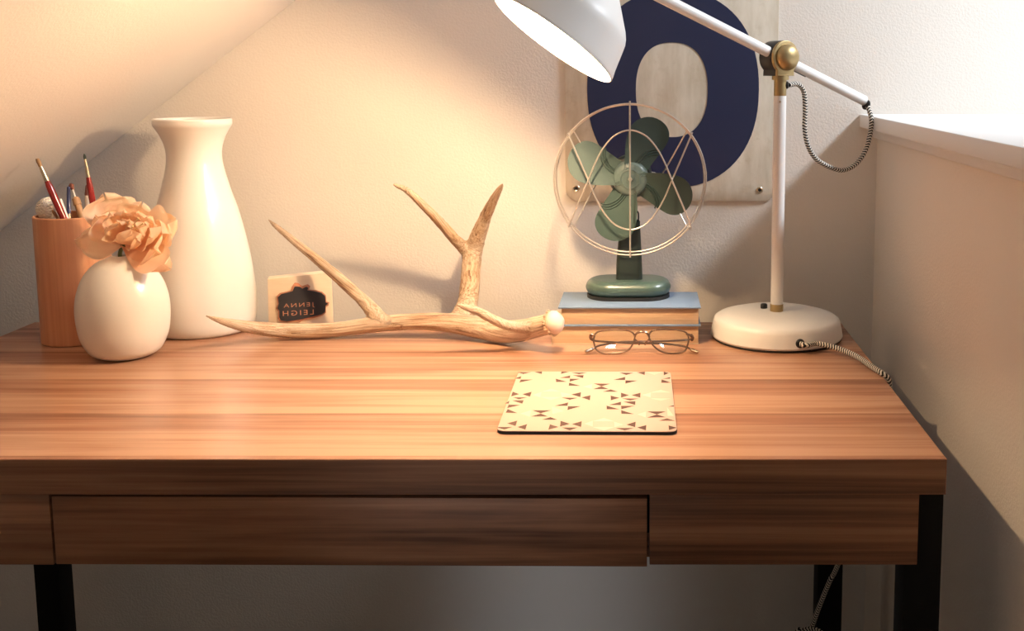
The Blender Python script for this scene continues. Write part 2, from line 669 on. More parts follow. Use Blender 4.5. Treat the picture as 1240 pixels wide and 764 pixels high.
# ------------------------------------------------------------------ desk
YF = on_z(600, 556).y
YBK = on_z(600, 390).y
XD1 = on_z(1147, 556).x
XD0 = -0.976
zs = on_y(600, 599, YF).z                         # underside of the slab
ya = YF + 0.004                                   # face of the aprons
za = on_y(600, 684, ya).z
desk = thing('desk', ((XD0 + XD1) / 2, (YF + YBK) / 2, 0), 'walnut wood desk with thick top, wide centre drawer and black metal legs', 'desk')
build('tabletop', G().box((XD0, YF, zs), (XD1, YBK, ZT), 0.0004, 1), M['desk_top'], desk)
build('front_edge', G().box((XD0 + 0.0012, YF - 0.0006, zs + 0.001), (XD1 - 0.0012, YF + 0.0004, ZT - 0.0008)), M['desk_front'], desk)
xa0, xa1 = on_y(62, 640, ya).x, on_y(65.5, 640, ya).x
xb0, xb1 = on_y(783.5, 640, ya).x, on_y(786.5, 640, ya).x
xc = on_y(1112, 640, ya).x
zg = on_y(600, 603.5, ya).z
xl_end = XD0 + (XD1 - xc)
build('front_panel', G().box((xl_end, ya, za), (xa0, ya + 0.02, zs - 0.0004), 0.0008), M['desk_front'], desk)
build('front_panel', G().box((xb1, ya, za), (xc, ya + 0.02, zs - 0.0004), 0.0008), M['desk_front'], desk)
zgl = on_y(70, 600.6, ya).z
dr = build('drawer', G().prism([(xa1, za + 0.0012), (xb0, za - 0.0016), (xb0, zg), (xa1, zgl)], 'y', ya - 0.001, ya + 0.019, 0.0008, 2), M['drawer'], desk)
build('gap_backing', G().box((xa0 - 0.02, ya + 0.021, zs - 0.010), (xb1 + 0.02, ya + 0.05, zs - 0.0004)), M['black_metal'], desk)  # black strip added behind the drawer's top gap so it reads dark
build('gap_backing', G().box((xb0 - 0.02, ya + 0.0205, za - 0.0008), (xb1 + 0.02, ya + 0.024, on_y(785, 655, ya).z)), M['desk_front'], desk)  # wood strip added behind the right gap's lower part, blocks light from beyond
build('gap_backing', G().box((xb0 - 0.02, ya + 0.0205, on_y(785, 655, ya).z), (xb1 + 0.02, ya + 0.022, zs - 0.0104)), M['black_metal'], desk)  # black strip added to darken the upper part of the right gap
build('gap_backing', G().box((xa0 - 0.02, ya + 0.0205, za + 0.004), (xa1 + 0.02, ya + 0.022, zs - 0.0104)), M['black_metal'], desk)  # left gap darkened by an added black strip
g = G().box((xa1 + 0.01, ya + 0.019, za + 0.004), (xb0 - 0.01, ya + 0.42, za + 0.012))
g.box((xa1 + 0.01, ya + 0.019, za + 0.004), (xa1 + 0.022, ya + 0.42, zg - 0.006))
g.box((xb0 - 0.022, ya + 0.019, za + 0.004), (xb0 - 0.01, ya + 0.42, zg - 0.006))
build('drawer_box', g, M['desk_front'], dr)
build('side_panel', G().box((xl_end, ya + 0.06, za), (xl_end + 0.018, YBK - 0.06, zs - 0.0004)), M['desk_front'], desk)
build('side_panel', G().box((xc - 0.018, ya + 0.06, za), (xc, YBK - 0.06, zs - 0.0004)), M['desk_front'], desk)
yl = ya + 0.0205
xr1 = on_y(1143, 600, yl).x
xr0 = on_y(1087, 690, yl).x
lw = 0.040
xr0 = xr1 - lw
for lx in (xr0, XD0 + (XD1 - xr1)):
    for ly in (yl, YBK - 0.004 - lw):
        build('leg', G().box((lx, ly, 0.0), (lx + lw, ly + lw, zs - 0.0004), 0.001), M['black_metal'], desk)

# ------------------------------------------------------------------ sign on the back wall
ys = YW - 0.004
a, b, c_ = on_y(685, 244, ys), on_y(937, 246, ys), on_y(946, 0, ys)
sx0, sx1, sz0 = a.x, (b.x + c_.x) / 2, a.z
sign = thing('number_sign', ((sx0 + sx1) / 2, YW - 0.002, sz0), 'aged cream wall sign with a big navy blue zero', 'sign')
SGH = 0.40
mpx = scale_at(a)
build('sign_board', G().prism(rrect(sx0, sx1, sz0, sz0 + SGH, 16 * mpx), 'y', ys, YW - 0.0003, 0.0006, 2), M['sign'], sign)


def ring_plate(cx, cz, ax, az, bx, bz, cx2, cz2, y0, y1, e=2.25, e2=2.35, n=72):
    g = G()
    def se(t, ex):
        c, s = math.cos(t), math.sin(t)
        return math.copysign(abs(c) ** (2 / ex), c), math.copysign(abs(s) ** (2 / ex), s)
    O = [se(2 * PI * k / n, e) for k in range(n)]
    I = [se(2 * PI * k / n, e2) for k in range(n)]
    rings = [[(cx + ax * u, y1, cz + az * v) for u, v in O], [(cx + ax * u, y0, cz + az * v) for u, v in O],
             [(cx2 + bx * u, y0, cz2 + bz * v) for u, v in I], [(cx2 + bx * u, y1, cz2 + bz * v) for u, v in I]]
    g.rings(rings, True, False, False)
    n_ = len(rings[0])
    g.f += [(3 * n_ + j, 3 * n_ + (j + 1) % n_, (j + 1) % n_, j) for j in range(n_)]
    return g


o_c, o_r, o_b = on_y(815, 109, ys), on_y(919, 109, ys), on_y(815, 227, ys)
i_c, i_r, i_b = on_y(813.5, 109, ys), on_y(857, 109, ys), on_y(813.5, 166, ys)
build('numeral_zero', ring_plate(o_c.x, o_c.z, o_r.x - o_c.x, o_c.z - o_b.z, i_r.x - i_c.x, i_c.z - i_b.z, i_c.x, i_c.z, ys - 0.0007, ys - 0.0001), M['navy'], sign)
for px, py in ((698, 228), (920, 230)):
    p = on_y(px, py, ys)
    build('eyelet', G().lathe([(0.0026, -0.0003), (0.0052, -0.0003), (0.0054, 0.0006), (0.0046, 0.0013), (0.0029, 0.0008)], p, (0, -1, 0), 20, False, False), M['silver'], sign)
    build('nail_head', G().lathe([(0.0028, 0), (0.0028, 0.0003), (0.0014, 0.0006)], p, (0, -1, 0), 14), M['foot'], sign)

# ------------------------------------------------------------------ desk lamp
bf = on_z(940, 428.5)
sc_ = scale_at(bf)
RB = 79.6 * scale_at(Vector((bf.x, bf.y + 0.095, ZT))) / 1.006
LC = Vector((0, bf.y + RB, ZT))
LC.x = (on_z(861, 410).x + on_z(1019, 410).x) / 2 * LC.y / on_z(940, 410).y
LC.x = on_y(940, 405, LC.y).x
PHI = math.radians(34)
U = Vector((math.cos(PHI), math.sin(PHI), 0))           # the arm's plane
NRM = Vector((math.sin(PHI), -math.cos(PHI), 0))        # axis of the joint, towards the viewer's right


def arm_pt(px, py):
    return on_plane(px, py, LC, NRM)


lamp = thing('desk_lamp', LC, 'white articulated desk lamp with brass joint and braided cord, its shade lit', 'lamp')
hb = 0.029
ht = on_y(940, 376, LC.y).z - ZT
build('base', G().lathe([(RB * 0.985, 0.0035), (RB, 0.006), (RB * 0.985, 0.016), (RB * 0.965, hb - 0.004), (RB * 0.945, hb + 0.001), (RB * 0.90, hb + 0.004),
                         (RB * 0.7, hb + 0.0095), (RB * 0.4, ht - 0.003), (RB * 0.15, ht - 0.0005), (0, ht)], LC, seg=72, cap1=False), M['white_enamel'], lamp)
build('base_pad', G().lathe([(RB * 0.97, 0.0003), (RB * 0.985, 0.0015), (RB * 0.985, 0.0045)], LC, seg=64), M['foot'], lamp)
pr = 7.4 * scale_at(LC)
top = on_y(944, 116, LC.y)
build('collar', G().lathe([(pr * 1.02, ht - 0.002), (pr * 1.08, ht), (pr * 1.08, ht + 0.010), (pr, ht + 0.0105)], LC, seg=32), M['brass'], lamp)
zt_ = top.z - ZT
build('pole', G().lathe([(pr, ht + 0.0105), (pr, zt_)], LC, seg=32), M['white_enamel'], lamp)
p = on_y(942, 123, LC.y)
build('screw', G().lathe([(0.0017, 0), (0.0017, 0.0006), (0.0008, 0.001)], Vector((LC.x - 0.001, LC.y - pr, p.z)), (0, -1, 0), 14), M['silver'], lamp)
zn = on_y(944, 96, LC.y).z - ZT
build('upper_collar', G().lathe([(pr * 0.96, zt_), (pr * 1.0, zt_ + 0.001), (pr * 1.0, zn - 0.001), (pr * 1.35, zn - 0.001), (pr * 1.35, zn + 0.006), (pr * 0.5, zn + 0.006)], LC, seg=32), M['brass'], lamp)
jc = arm_pt(943, 71)                                     # centre of the joint on the arm's line
jc = Vector((LC.x, LC.y, jc.z + 0.002)) - NRM * 0.004
JR = 20 * scale_at(jc)
plate = []
for k in range(29):
    t = math.radians(-50 + 280 * k / 28)
    plate.append((JR * math.cos(t), JR * math.sin(t)))
zc = zn + 0.005 - (jc.z - ZT)
plate += [(-JR * 0.66, zc * 0.86), (-JR * 0.66, zc), (JR * 0.66, zc), (JR * 0.66, zc * 0.86)]


def in_joint(out, y0, y1, bev, sx=1.0):
    g = G().prism(out, 'y', y0, y1, bev)
    for i, v in enumerate(g.v):
        g.v[i] = jc + U * v.x + NRM * (-v.y) + Vector((0, 0, v.z))
    return g


build('joint_plate', in_joint(plate, -0.0165, -0.0105, 0.001), M['brass'], lamp)
build('joint_fork', in_joint(plate, -0.0105, 0.0165, 0.001), M['black_plastic'], lamp)
KR = JR * 0.80
build('joint_knob', G().lathe([(KR, 0.0160), (KR * 1.0, 0.0200), (KR * 0.95, 0.0235), (KR * 0.75, 0.0285), (KR * 0.45, 0.0315), (0, 0.0325)], jc, NRM, 40), M['brass'], lamp)
# shade: centre of its opening, and its axis
cS = on_y(670, 48, arm_pt(670, 48).y - 0.055)
kS = scale_at(cS)
RS = 86 * kS
back = Vector((0.565, 0.19, 0.80)).normalized()
e_dir = back.cross(Vector((0, 1, 0))).normalized()
aE = cS + back * (106 * kS)
# the arm: a straight tube in the arm's plane through the joint
mid = jc
aP = arm_pt(730, -39)
ad = (mid - aP).normalized()
aR = arm_pt(1050, 127.5)
aE_joint = aP
ar = 0.0079
build('arm', G().lathe([(ar * 0.97, 0), (ar, 0.001), (ar, (aR - aP).length - 0.003)], aP, ad, 32), M['white_enamel'], lamp)
build('arm_end_cap', G().lathe([(ar * 1.0, -0.0030), (ar * 1.02, -0.0016), (ar * 0.9, -0.0004), (0.003, 0.0)], aR, ad, 28), M['black_plastic'], lamp)
dn = ad.cross(NRM)
if dn.z > 0:
    dn = -dn
g = G()
for (q0, q1) in ((0.0, 0.042),):
    a0 = mid + ad * (0.018 + q0) + dn * (ar * 0.995)
    a1 = mid + ad * (0.018 + q1) + dn * (ar * 0.995)
    g.tube([a0, a1], 0.0011, 8)
build('arm_slot', g, M['black_plastic'], lamp)

prof = [(85, 0), (86, 1.5), (85.5, 4), (83, 12), (77.5, 36), (75.5, 44), (72.5, 50), (67, 57), (40, 84), (22, 103), (18, 109), (17, 118), (16, 140), (12, 143)]
RKK = RS / 86
outer = [(r * RKK, h * RKK) for r, h in prof]
inner = [(max(r - 1.6, 1) * RKK, (h - 1.4 if h > 45 else h) * RKK) for r, h in prof[1:-3]]
g = G().lathe(outer, cS, back, 72, False, True)
sh = build('shade', g, M['white_enamel'], lamp)
inner = [(84.4 * RKK, 0.1 * RKK)] + [(r, max(h, 0.3 * RKK)) for r, h in inner if h > 3 * RKK]
build('shade_lining', G().lathe(inner, cS, back, 72, False, False), M['shade_inner'], sh)
build('rim', G().tube([cS + (e_dir * math.cos(2 * PI * k / 96) + back.cross(e_dir) * math.sin(2 * PI * k / 96)) * 85.2 * RKK for k in range(96)], 0.0011, 8, True), M['white_enamel'], sh)
BC = cS + back * 68 * RKK
br = 0.026
bulb = build('bulb', G().lathe([(0.012, 0.052), (0.0125, 0.042), (0.016, 0.030), (0.022, 0.018), (0.0255, 0.008), (br, 0), (0.0235, -0.011), (0.018, -0.019), (0.010, -0.0245), (0, -0.026)], BC, back, 32, True, False), M['bulb'], lamp)
build('socket', G().lathe([(0.018, 0.052), (0.018, 0.075), (0.014, 0.085)], BC, back, 28), M['white_enamel'], lamp)
pl = bpy.data.lights.new('bulb_light', 'POINT')
pl.energy = LAMP_POWER
pl.color = LAMP_COLOR
pl.shadow_soft_size = 0.015
plo = bpy.data.objects.new('bulb_light', pl)
COL.objects.link(plo)
plo.location = cS + back * 17 * RKK
build('shade_joint', G().lathe([(0.016, -0.018), (0.017, -0.014), (0.017, 0.014), (0.016, 0.018)], aP, NRM, 32)
  .lathe([(0.009, 0), (0.009, (aE - aP).length)], aP, aE - aP, 20), M['brass'], lamp)
# switch, grommet, cords
p = on_y(925, 372, LC.y + RB * 0.25)
build('switch', G().lathe([(0.0052, -0.004), (0.0052, 0.0015), (0.004, 0.003), (0.0015, 0.0036)], Vector((p.x, p.y, ZT + hb + 0.0138)), (0, 0, 1), 20), M['black_plastic'], lamp)
gp = on_y(968, 415.5, LC.y - RB * 0.93)
gd = Vector((gp.x - LC.x, gp.y - LC.y, 0)).normalized()
gp = LC + gd * (RB * 0.985) + Vector((0, 0, gp.z - ZT))
build('grommet', G().lathe([(0.0068, -0.004), (0.0068, 0.0006), (0.0055, 0.002), (0.003, 0.0024)], gp, gd, 24), M['black_plastic'], lamp)
YC = gp.y
xg = (XD1 + XR) / 2 - 0.004
path = [gp + gd * 0.002, gp + gd * 0.010 + Vector((0.005, 0, 0))]
for px, py, zz in ((988, 416.0, 0.7635), (1005, 419, 0.7625), (1022, 424.5, 0.7605), (1040, 433, 0.7585), (1055, 443.5, 0.7565), (1064, 451.5, 0.7550)):
    path.append(on_z(px, py, zz))
Ye = path[-1].y
path[-1].x = max(path[-1].x, XD1 - 0.002)
path += [Vector((XD1 + 0.0065, Ye - 0.004, ZT - 0.002)), Vector((XD1 + 0.009, Ye, ZT - 0.02)), Vector((XD1 + 0.012, Ye + 0.02, ZT - 0.07)), Vector((XD1 + 0.006, Ye + 0.07, zs - 0.11))]
yu = 1.56
for px, py, Y in ((1016, 680, 1.53), (1005, 703, 1.54), (993, 732, 1.55), (982, 762, 1.56), (974, 785, 1.565)):
    path.append(on_y(px, py, Y))
q = on_y(980, 772, 1.56)
for k in range(15):
    t = k / 14 * 2 * PI * 1.25 + 2.2
    path.append(q + Vector((0.026 * math.cos(t), 0.012 * math.sin(t) - 0.016, 0.020 * math.sin(t) - 0.005 * k / 14)))
path += [q + Vector((0.03, -0.02, -0.12)), q + Vector((0.05, -0.02, 0.006 - q.z + 0.03)), q + Vector((0.09, 0.03, 0.006 - q.z)), q + Vector((0.09, 0.13, 0.006 - q.z))]
build('power_cord', G().tube(spline(path, 10), 0.0037, 14), M['braid'], lamp)
c1 = [(955, 103, 0.0), (966, 102, -0.006), (973.5, 112, -0.008), (975, 135, -0.008), (974.5, 155, -0.008), (978, 175, -0.008), (987, 191, -0.006), (1002, 201, -0.003), (1020, 206, 0.0), (1036, 199, 0.003), (1048, 182, 0.005), (1054, 160, 0.004), (1055, 143, 0.002), (1051, 129, 0.0)]
cp = []
for px, py, d in c1:
    v = arm_pt(px, py)
    cp.append(on_y(px, py, v.y - max(0, min(1, (px - 990) / 60)) * 0.022 * (0.5 if py < 131 else 1)))
build('arm_cord', G().tube(spline(cp, 10), 0.0037, 14), M['braid'], lamp)
p = arm_pt(954.5, 103)
build('cord_outlet', G().lathe([(0.0055, -0.003), (0.0055, 0.0015), (0.004, 0.003)], Vector((LC.x + pr, LC.y, p.z)) , (1, 0, 0), 20), M['black_plastic'], lamp)

# ------------------------------------------------------------------ books
def book(name, px0, px1, Y0, depth, z0, z1, label, cover, board, pages_inset, paper=False):
    x0, x1 = px0, px1
    b = thing(name, ((x0 + x1) / 2, Y0 + depth / 2, z0), label, 'book', 'books stacked under the fan')
    i = pages_inset
    g = G()
    g.box((x0, Y0, z0), (x1, Y0 + depth, z0 + board), 0.0004)
    g.box((x0, Y0, z1 - board), (x1, Y0 + depth, z1), 0.0004)
    r = (z1 - z0) / 2
    out = []
    for k in range(9):
        t = -PI / 2 + PI * k / 8
        out.append((Y0 + depth + 0.006 * math.cos(t), (z0 + z1) / 2 + r * math.sin(t)))
    for k in range(8, -1, -1):
        t = -PI / 2 + PI * k / 8
        out.append((Y0 + depth - board + 0.006 * math.cos(t), (z0 + z1) / 2 + (r - board) * math.sin(t)))
    sp = G().prism(out, 'x', x0, x1)
    build('cover', g, cover, b)
    build('spine', sp, cover, b)
    build('page_block', G().box((x0 + i, Y0 + i, z0 + board), (x1 - i * 0.7, Y0 + depth - 0.001, z1 - board), 0.0004), M['pages'], b)
    return b


YK = on_z(757, 417).y
zk1 = on_y(757, 395, YK).z
x0, x1 = on_y(667.5, 417, YK).x, on_y(846, 410, YK).x
yt = YK - 0.003
zk2 = on_y(757, 372, yt).z
bk2d = on_z(757, 353.5, zk2).y - yt
book('book', x0, x1, YK, bk2d - 0.002, ZT + 0.0002, zk1, 'lower book of the two, a cream one lying on the desk', M['cream_card'], 0.0012, 0.0008)
book('book', on_y(675.8, 372, yt).x, on_y(848.8, 372, yt).x, yt, bk2d, zk1 + 0.0002, zk2, 'upper book of the two, blue cloth cover under the fan base', M['blue_cloth'], 0.0022, 0.0045)

# ------------------------------------------------------------------ fan
yfb = on_z(760, 365.5, zk2).y                     # front of its base
p0, p1 = on_y(709, 357, yfb + 0.03), on_y(812.5, 357, yfb + 0.03)
fx = (p0.x + p1.x) / 2
fw = p1.x - p0.x
fd = 0.084
fan = thing('desk_fan', (fx, yfb + fd / 2, zk2), 'vintage green desk fan with chrome wire guard standing on two books', 'fan')
zft = on_y(760, 340, yfb + 0.02).z
out = rrect(fx - fw / 2, fx + fw / 2, yfb, yfb + fd, 0.040, 14)
build('base', G().prism(out, 'z', zk2 + 0.0035, zft, 0.013, 7), M['green'], fan)
out2 = rrect(fx - fw / 2 + 0.002, fx + fw / 2 - 0.002, yfb + 0.002, yfb + fd - 0.002, 0.038, 14)
build('base_foot', G().prism(out2, 'z', zk2 + 0.0002, zk2 + 0.005), M['foot'], fan)
ypost = yfb + fd * 0.52
a0, a1 = on_y(746, 338, ypost), on_y(778, 338, ypost)
b0, b1 = on_y(751, 268, ypost), on_y(775, 268, ypost)


def rr3(x0, x1, y0, y1, z, r):
    return [(x, y, z) for x, y in rrect(x0, x1, y0, y1, r, 4)]


build('post', G().rings([rr3(a0.x, a1.x, ypost - 0.016, ypost + 0.016, zft - 0.002, 0.006), rr3(a0.x + 0.001, a1.x - 0.001, ypost - 0.014, ypost + 0.014, zft + 0.03, 0.006),
                         rr3(b0.x, b1.x, ypost - 0.011, ypost + 0.011, b0.z, 0.005), rr3(b0.x + 0.003, b1.x - 0.003, ypost - 0.008, ypost + 0.008, b0.z + 0.002, 0.004)]), M['green_dark'], fan)
YG = yfb + 0.000                                  # plane of the front guard
FC = on_y(763, 218, YG)
kg = scale_at(FC)
RG = 92.0 * kg
YR = YG + 0.048                                   # rear guard ring
# motor, yoke
ym = YG + 0.030
build('motor', G().lathe([(0.010, 0), (0.030, 0.004), (0.033, 0.012), (0.033, 0.040), (0.026, 0.052), (0.012, 0.058), (0, 0.059)], Vector((FC.x, ym + 0.004, FC.z)), (0, 1, 0), 40), M['green_dark'], fan)
g = G()
mz = FC.z - 0.026
g.tube([(FC.x, ypost, b0.z - 0.01), (FC.x, ypost, FC.z - 0.02)], 0.008, 16)
build('neck', g, M['green_dark'], fan)
g = G().tube(spline([(FC.x + 0.012, ypost - 0.006, b0.z - 0.004), (FC.x + 0.012, ypost - 0.006, b0.z + 0.012), (FC.x + 0.010, ypost - 0.006, b0.z + 0.016), (FC.x + 0.006, ypost - 0.006, b0.z + 0.017), (FC.x + 0.004, ypost - 0.006, b0.z + 0.024)], 5), 0.0012, 8)
build('latch_wire', g, M['foot'], fan)
# blades
YBL = YG + 0.020


def blade_pt(r, w, ang, lift=0.0):
    """r along the blade, w across it, in the blade's own frame; pitched about its axis"""
    pitch = math.radians(24) * (1 - 0.35 * r / 0.1)
    y = YBL + math.sin(pitch) * w * 0.9 - lift
    wx = w * math.cos(pitch * 0.4)
    ca, sa = math.cos(ang), math.sin(ang)
    return Vector((FC.x + ca * r + sa * wx, y, FC.z + sa * r - ca * wx))


BR0, BR1 = 0.012, 80.5 * kg


def half_w(s):
    w = 0.0180 + 0.0150 * math.sin(min(1, s * 1.35) * PI / 2) ** 1.3
    if s > 0.62:
        q = (s - 0.62) / 0.38
        w *= math.sqrt(max(0, 1 - q ** 2.4))
    return w


for deg in (66, 158, 250, 338):
    ang = math.radians(deg)
    ns, nw = 26, 12
    front, rear = [], []
    for i in range(ns + 1):
        s = i / ns
        s = 1 - (1 - s) ** 1.6
        hw = half_w(s)
        r = BR0 + (BR1 - BR0) * s
        front.append([blade_pt(r, -hw * 0.86 + 1.86 * hw * j / nw - 0.004 * math.sin(s * PI), ang, 0.0) for j in range(nw + 1)])
        rear.append([v + Vector((0, 0.0012, 0)) for v in front[-1]])
    rings = []
    for f_, r_ in zip(front, rear):
        rings.append(f_ + list(reversed(r_)))
    bl = build('blade', G().rings(rings), M['green_blade'], fan, 50)
    g = G()
    for q in (-1, 0, 1):
        pts = []
        for k in range(15):
            s = k / 14
            r = 0.018 + (0.036 + q * 0.0028) * math.sin(s * PI / 2 * 0.98)
            w = 0.0 + 0.0028 * (-q) + (0.027) * (1 - math.cos(s * PI / 2)) ** 1.0
            sb = (r - BR0) / (BR1 - BR0)
            w = min(w, half_w(sb) * 0.97)
            pts.append(blade_pt(r, w, ang, 0.0004))
        g.tube(pts, 0.0011, 6)
    build('ridge', g, M['green_blade'], bl, 60)
hubc = Vector((FC.x, YBL + 0.004, FC.z))
build('hub', G().lathe([(0.0275, -0.002), (0.0270, 0.003), (0.0245, 0.0075), (0.0205, 0.0098), (0.0155, 0.0105), (0.0150, 0.0118), (0.0135, 0.0122), (0.0130, 0.0110), (0.0070, 0.0116), (0.0066, 0.0126), (0.0052, 0.0128), (0.0048, 0.0120), (0, 0.0122)], hubc, (0, -1, 0), 56, True, False), M['green_hub'], fan)
g = G()
for deg in (20, 110, 200, 290):
    for q in (-1, 0, 1):
        t = math.radians(deg)
        ca, sa = math.cos(t), math.sin(t)
        off = Vector((-sa, 0, ca)) * (q * 0.0024)
        pts = [hubc + Vector((ca * r, -y, sa * r)) + off for r, y in ((0.0165, 0.0106), (0.0205, 0.0100), (0.0245, 0.0078))]
        g.tube(pts, 0.0011, 6)
build('hub_ridge', g, M['green_hub'], fan, 60)
build('hub_nut', G().lathe([(0.0034, 0.0110), (0.0034, 0.0150), (0.0024, 0.0165), (0, 0.017)], hubc, (0, -1, 0), 6), M['chrome'], fan, 20)


def circ(R, y, n=96):
    return [Vector((FC.x + R * math.cos(2 * PI * k / n), y, FC.z + R * math.sin(2 * PI * k / n))) for k in range(n)]


wr = 0.00125
build('guard_ring', G().tube(circ(RG, YG), wr, 8, True), M['chrome'], fan)
build('guard_ring', G().tube(circ(RG * 0.985, YG + 0.018), wr, 8, True), M['chrome'], fan)


def wire_u(up, y, s_=1.0):
    """the U shaped guard wires: two arms on the ring, a round bottom"""
    pts = []
    for px, py in ((688, 161), (700, 189), (712, 217), (722, 241), (733, 260), (746, 273), (763, 278.5), (780, 273), (793, 260), (804, 241), (814, 217), (826, 189), (838, 160)):
        d = Vector(((px - 763) * kg * s_, 0, -(py - 218) * kg * s_))
        if up:
            d.z = -d.z
        pts.append(Vector((FC.x + d.x, y, FC.z + d.z)))
    return spline(pts, 5)


g = G()
build('guard_wire', G().tube(wire_u(False, YG - 0.0022), wr, 8), M['chrome'], fan)
build('guard_wire', G().tube(wire_u(True, YG - 0.0044), wr, 8), M['chrome'], fan)
build('guard_wire', G().tube([(FC.x, YG - 0.0066, FC.z + 95.5 * kg), (FC.x, YG - 0.0066, FC.z - 94 * kg)], wr, 8), M['chrome'], fan)
# rear guard: four straight wires from the ring to the motor, stand-offs to the front ring
for sx, sz in ((-1, 1), (1, 1), (-1, -1), (1, -1)):
    a_ = Vector((FC.x + sx * 70 * kg, YG + 0.018, FC.z + sz * 60 * kg))
    b_ = Vector((FC.x + sx * 38 * kg, YR, FC.z + sz * 2 * kg))
    c2 = Vector((FC.x + sx * 20 * kg, YR + 0.004, FC.z - sz * 6 * kg))
    build('guard_wire', G().tube(spline([a_, b_, c2], 5), wr * 0.9, 8), M['chrome'], fan)
for px, py in ((689, 273), (836, 277)):
    d = Vector(((px - 763) * kg, 0, -(py - 218) * kg))
    build('guard_clip', G().lathe([(0.0024, -0.004), (0.0026, -0.003), (0.0026, 0.012), (0.002, 0.013)], Vector((FC.x, YG, FC.z)) + d, (0, 1, 0), 12), M['chrome'], fan)

# ------------------------------------------------------------------ eyeglasses
yg = on_z(770, 430).y
zbase = ZT
gl = thing('eyeglasses', on_z(777, 430), 'folded eyeglasses with brown metal frame standing in front of the books', 'eyeglasses')


def rimpath(pts, y):
    out = []
    for px, py in pts:
        v = on_y(px, py, y)
        v.y += (v.z - ZT) * 0.22
        out.append(v)
    return spline(out, 6, True)


Lp = [(719, 411), (723, 404), (736, 401.5), (752, 401.2), (764, 403.5), (768.5, 409), (766, 418), (760, 425), (748, 428), (730, 427.8), (722, 424), (719.5, 418)]
Rp = [(786, 409), (790, 403), (802, 401.2), (818, 402), (830, 404.5), (834, 411), (832.5, 420), (828, 427), (814, 429), (801, 427), (792, 421), (788, 415)]
for i, P in enumerate((Lp, Rp)):
    path = rimpath(P, yg + 0.004)
    dz = min(v.z for v in path) - 0.0012 - ZT - 0.0003
    path = [v - Vector((0, 0, dz)) for v in path]
    rim = build('rim', G().tube(path, 0.00125, 8, True), M['glasses'], gl)
    c0 = sum(path, Vector()) / len(path)
    n = len(path)
    g = G()
    back_ = Vector((0, 0.0012, 0.0))
    fr_ = [c0 + (v - c0) * 0.995 for v in path]
    rings = [[c0 + (v - c0) * s + Vector((0, -0.0012 * (1 - s * s) - 0.0006, 0)) for v in fr_] for s in (0.02, 0.4, 0.75, 1.0)]
    rings += [[c0 + (v - c0) * s + Vector((0, -0.0012 * (1 - s * s) + 0.0006, 0)) for v in fr_] for s in (1.0, 0.75, 0.4, 0.02)]
    g.rings(rings)
    build('lens', g, M['lens'], gl, 60)
def gp_(px, py, dy=0.0):
    v = on_y(px, py, yg + 0.004)
    v.y += (v.z - ZT) * 0.22 + dy
    return v


build('bridge', G().tube(spline([gp_(768.5, 409), gp_(771, 404.5, -0.002), (gp_(777, 402.5, -0.004)), gp_(783, 404, -0.002), gp_(786.5, 409)], 6), 0.0016, 10), M['glasses'], gl)
for pts in ((((769, 412), (773, 416), (774, 420))), ((786, 412), (782, 416), (781, 420))):
    build('nose_pad', G().tube(spline([gp_(*pts[0]), gp_(*pts[1], 0.005), gp_(*pts[2], 0.009)], 5), 0.0011, 8), M['glasses'], gl)
# end pieces and folded temples behind the lenses
build('end_piece', G().tube(spline([gp_(720, 407.5), gp_(716.5, 406.5, 0.001), gp_(714.8, 410, 0.006), gp_(715.5, 414, 0.011)], 5), [0.0016] * 5 + [0.0026] * 10 + [0.002], 10), M['glasses'], gl)
build('end_piece', G().tube(spline([gp_(831, 405.5), gp_(837, 407.5, 0.001), gp_(839, 411, 0.006), gp_(838, 415, 0.011)], 5), [0.0016] * 5 + [0.0026] * 10 + [0.002], 10), M['glasses'], gl)
t1 = build('temple', G().tube(spline([gp_(716, 413, 0.013), gp_(720, 417, 0.017), gp_(760, 419.5, 0.017), gp_(800, 420, 0.016), gp_(828, 422, 0.010), gp_(838, 424.5, 0.003)], 6), 0.0015, 8), M['glasses'], gl)
t2 = build('temple', G().tube(spline([gp_(838, 414, 0.018), gp_(834, 417, 0.023), gp_(795, 418.5, 0.022), gp_(755, 419, 0.021), gp_(728, 421, 0.013), gp_(717, 423.5, 0.004)], 6), 0.0015, 8), M['glasses'], gl)
build('temple_tip', G().tube([gp_(836, 424, 0.004), gp_(839, 425, 0.0015), gp_(844.5, 426.2, -0.002), gp_(845.5, 426.4, -0.0025)], [0.0016, 0.0026, 0.0027, 0.0016], 10), M['temple_tip'], t1)
build('temple_tip', G().tube([gp_(719, 423, 0.005), gp_(716, 424, 0.002), gp_(710, 425.4, -0.002), gp_(708.6, 425.7, -0.0025)], [0.0016, 0.0026, 0.0027, 0.0016], 10), M['temple_tip'], t2)

# ------------------------------------------------------------------ mouse pad
zp = ZT + 0.0042
cor = [on_z(601, 521.5, zp), on_z(820, 522.5, zp), on_z(812, 449.8, zp), on_z(628, 449.8, zp)]
pad = thing('mouse_pad', sum(cor, Vector()) / 4 - Vector((0, 0, 0.0042)), 'blush pink mouse pad with scattered brown triangles lying on the desk', 'mouse pad')


def round_poly(c, r, n=6):
    o = []
    m = len(c)
    for i in range(m):
        p, a, b = c[i], c[i - 1], c[(i + 1) % m]
        d1, d2 = (a - p).normalized(), (b - p).normalized()
        A, B = p + d1 * r, p + d2 * r
        for k in range(n + 1):
            t = k / n
            o.append((A * (1 - t) ** 2 + p * 2 * t * (1 - t) + B * t * t))
    return o


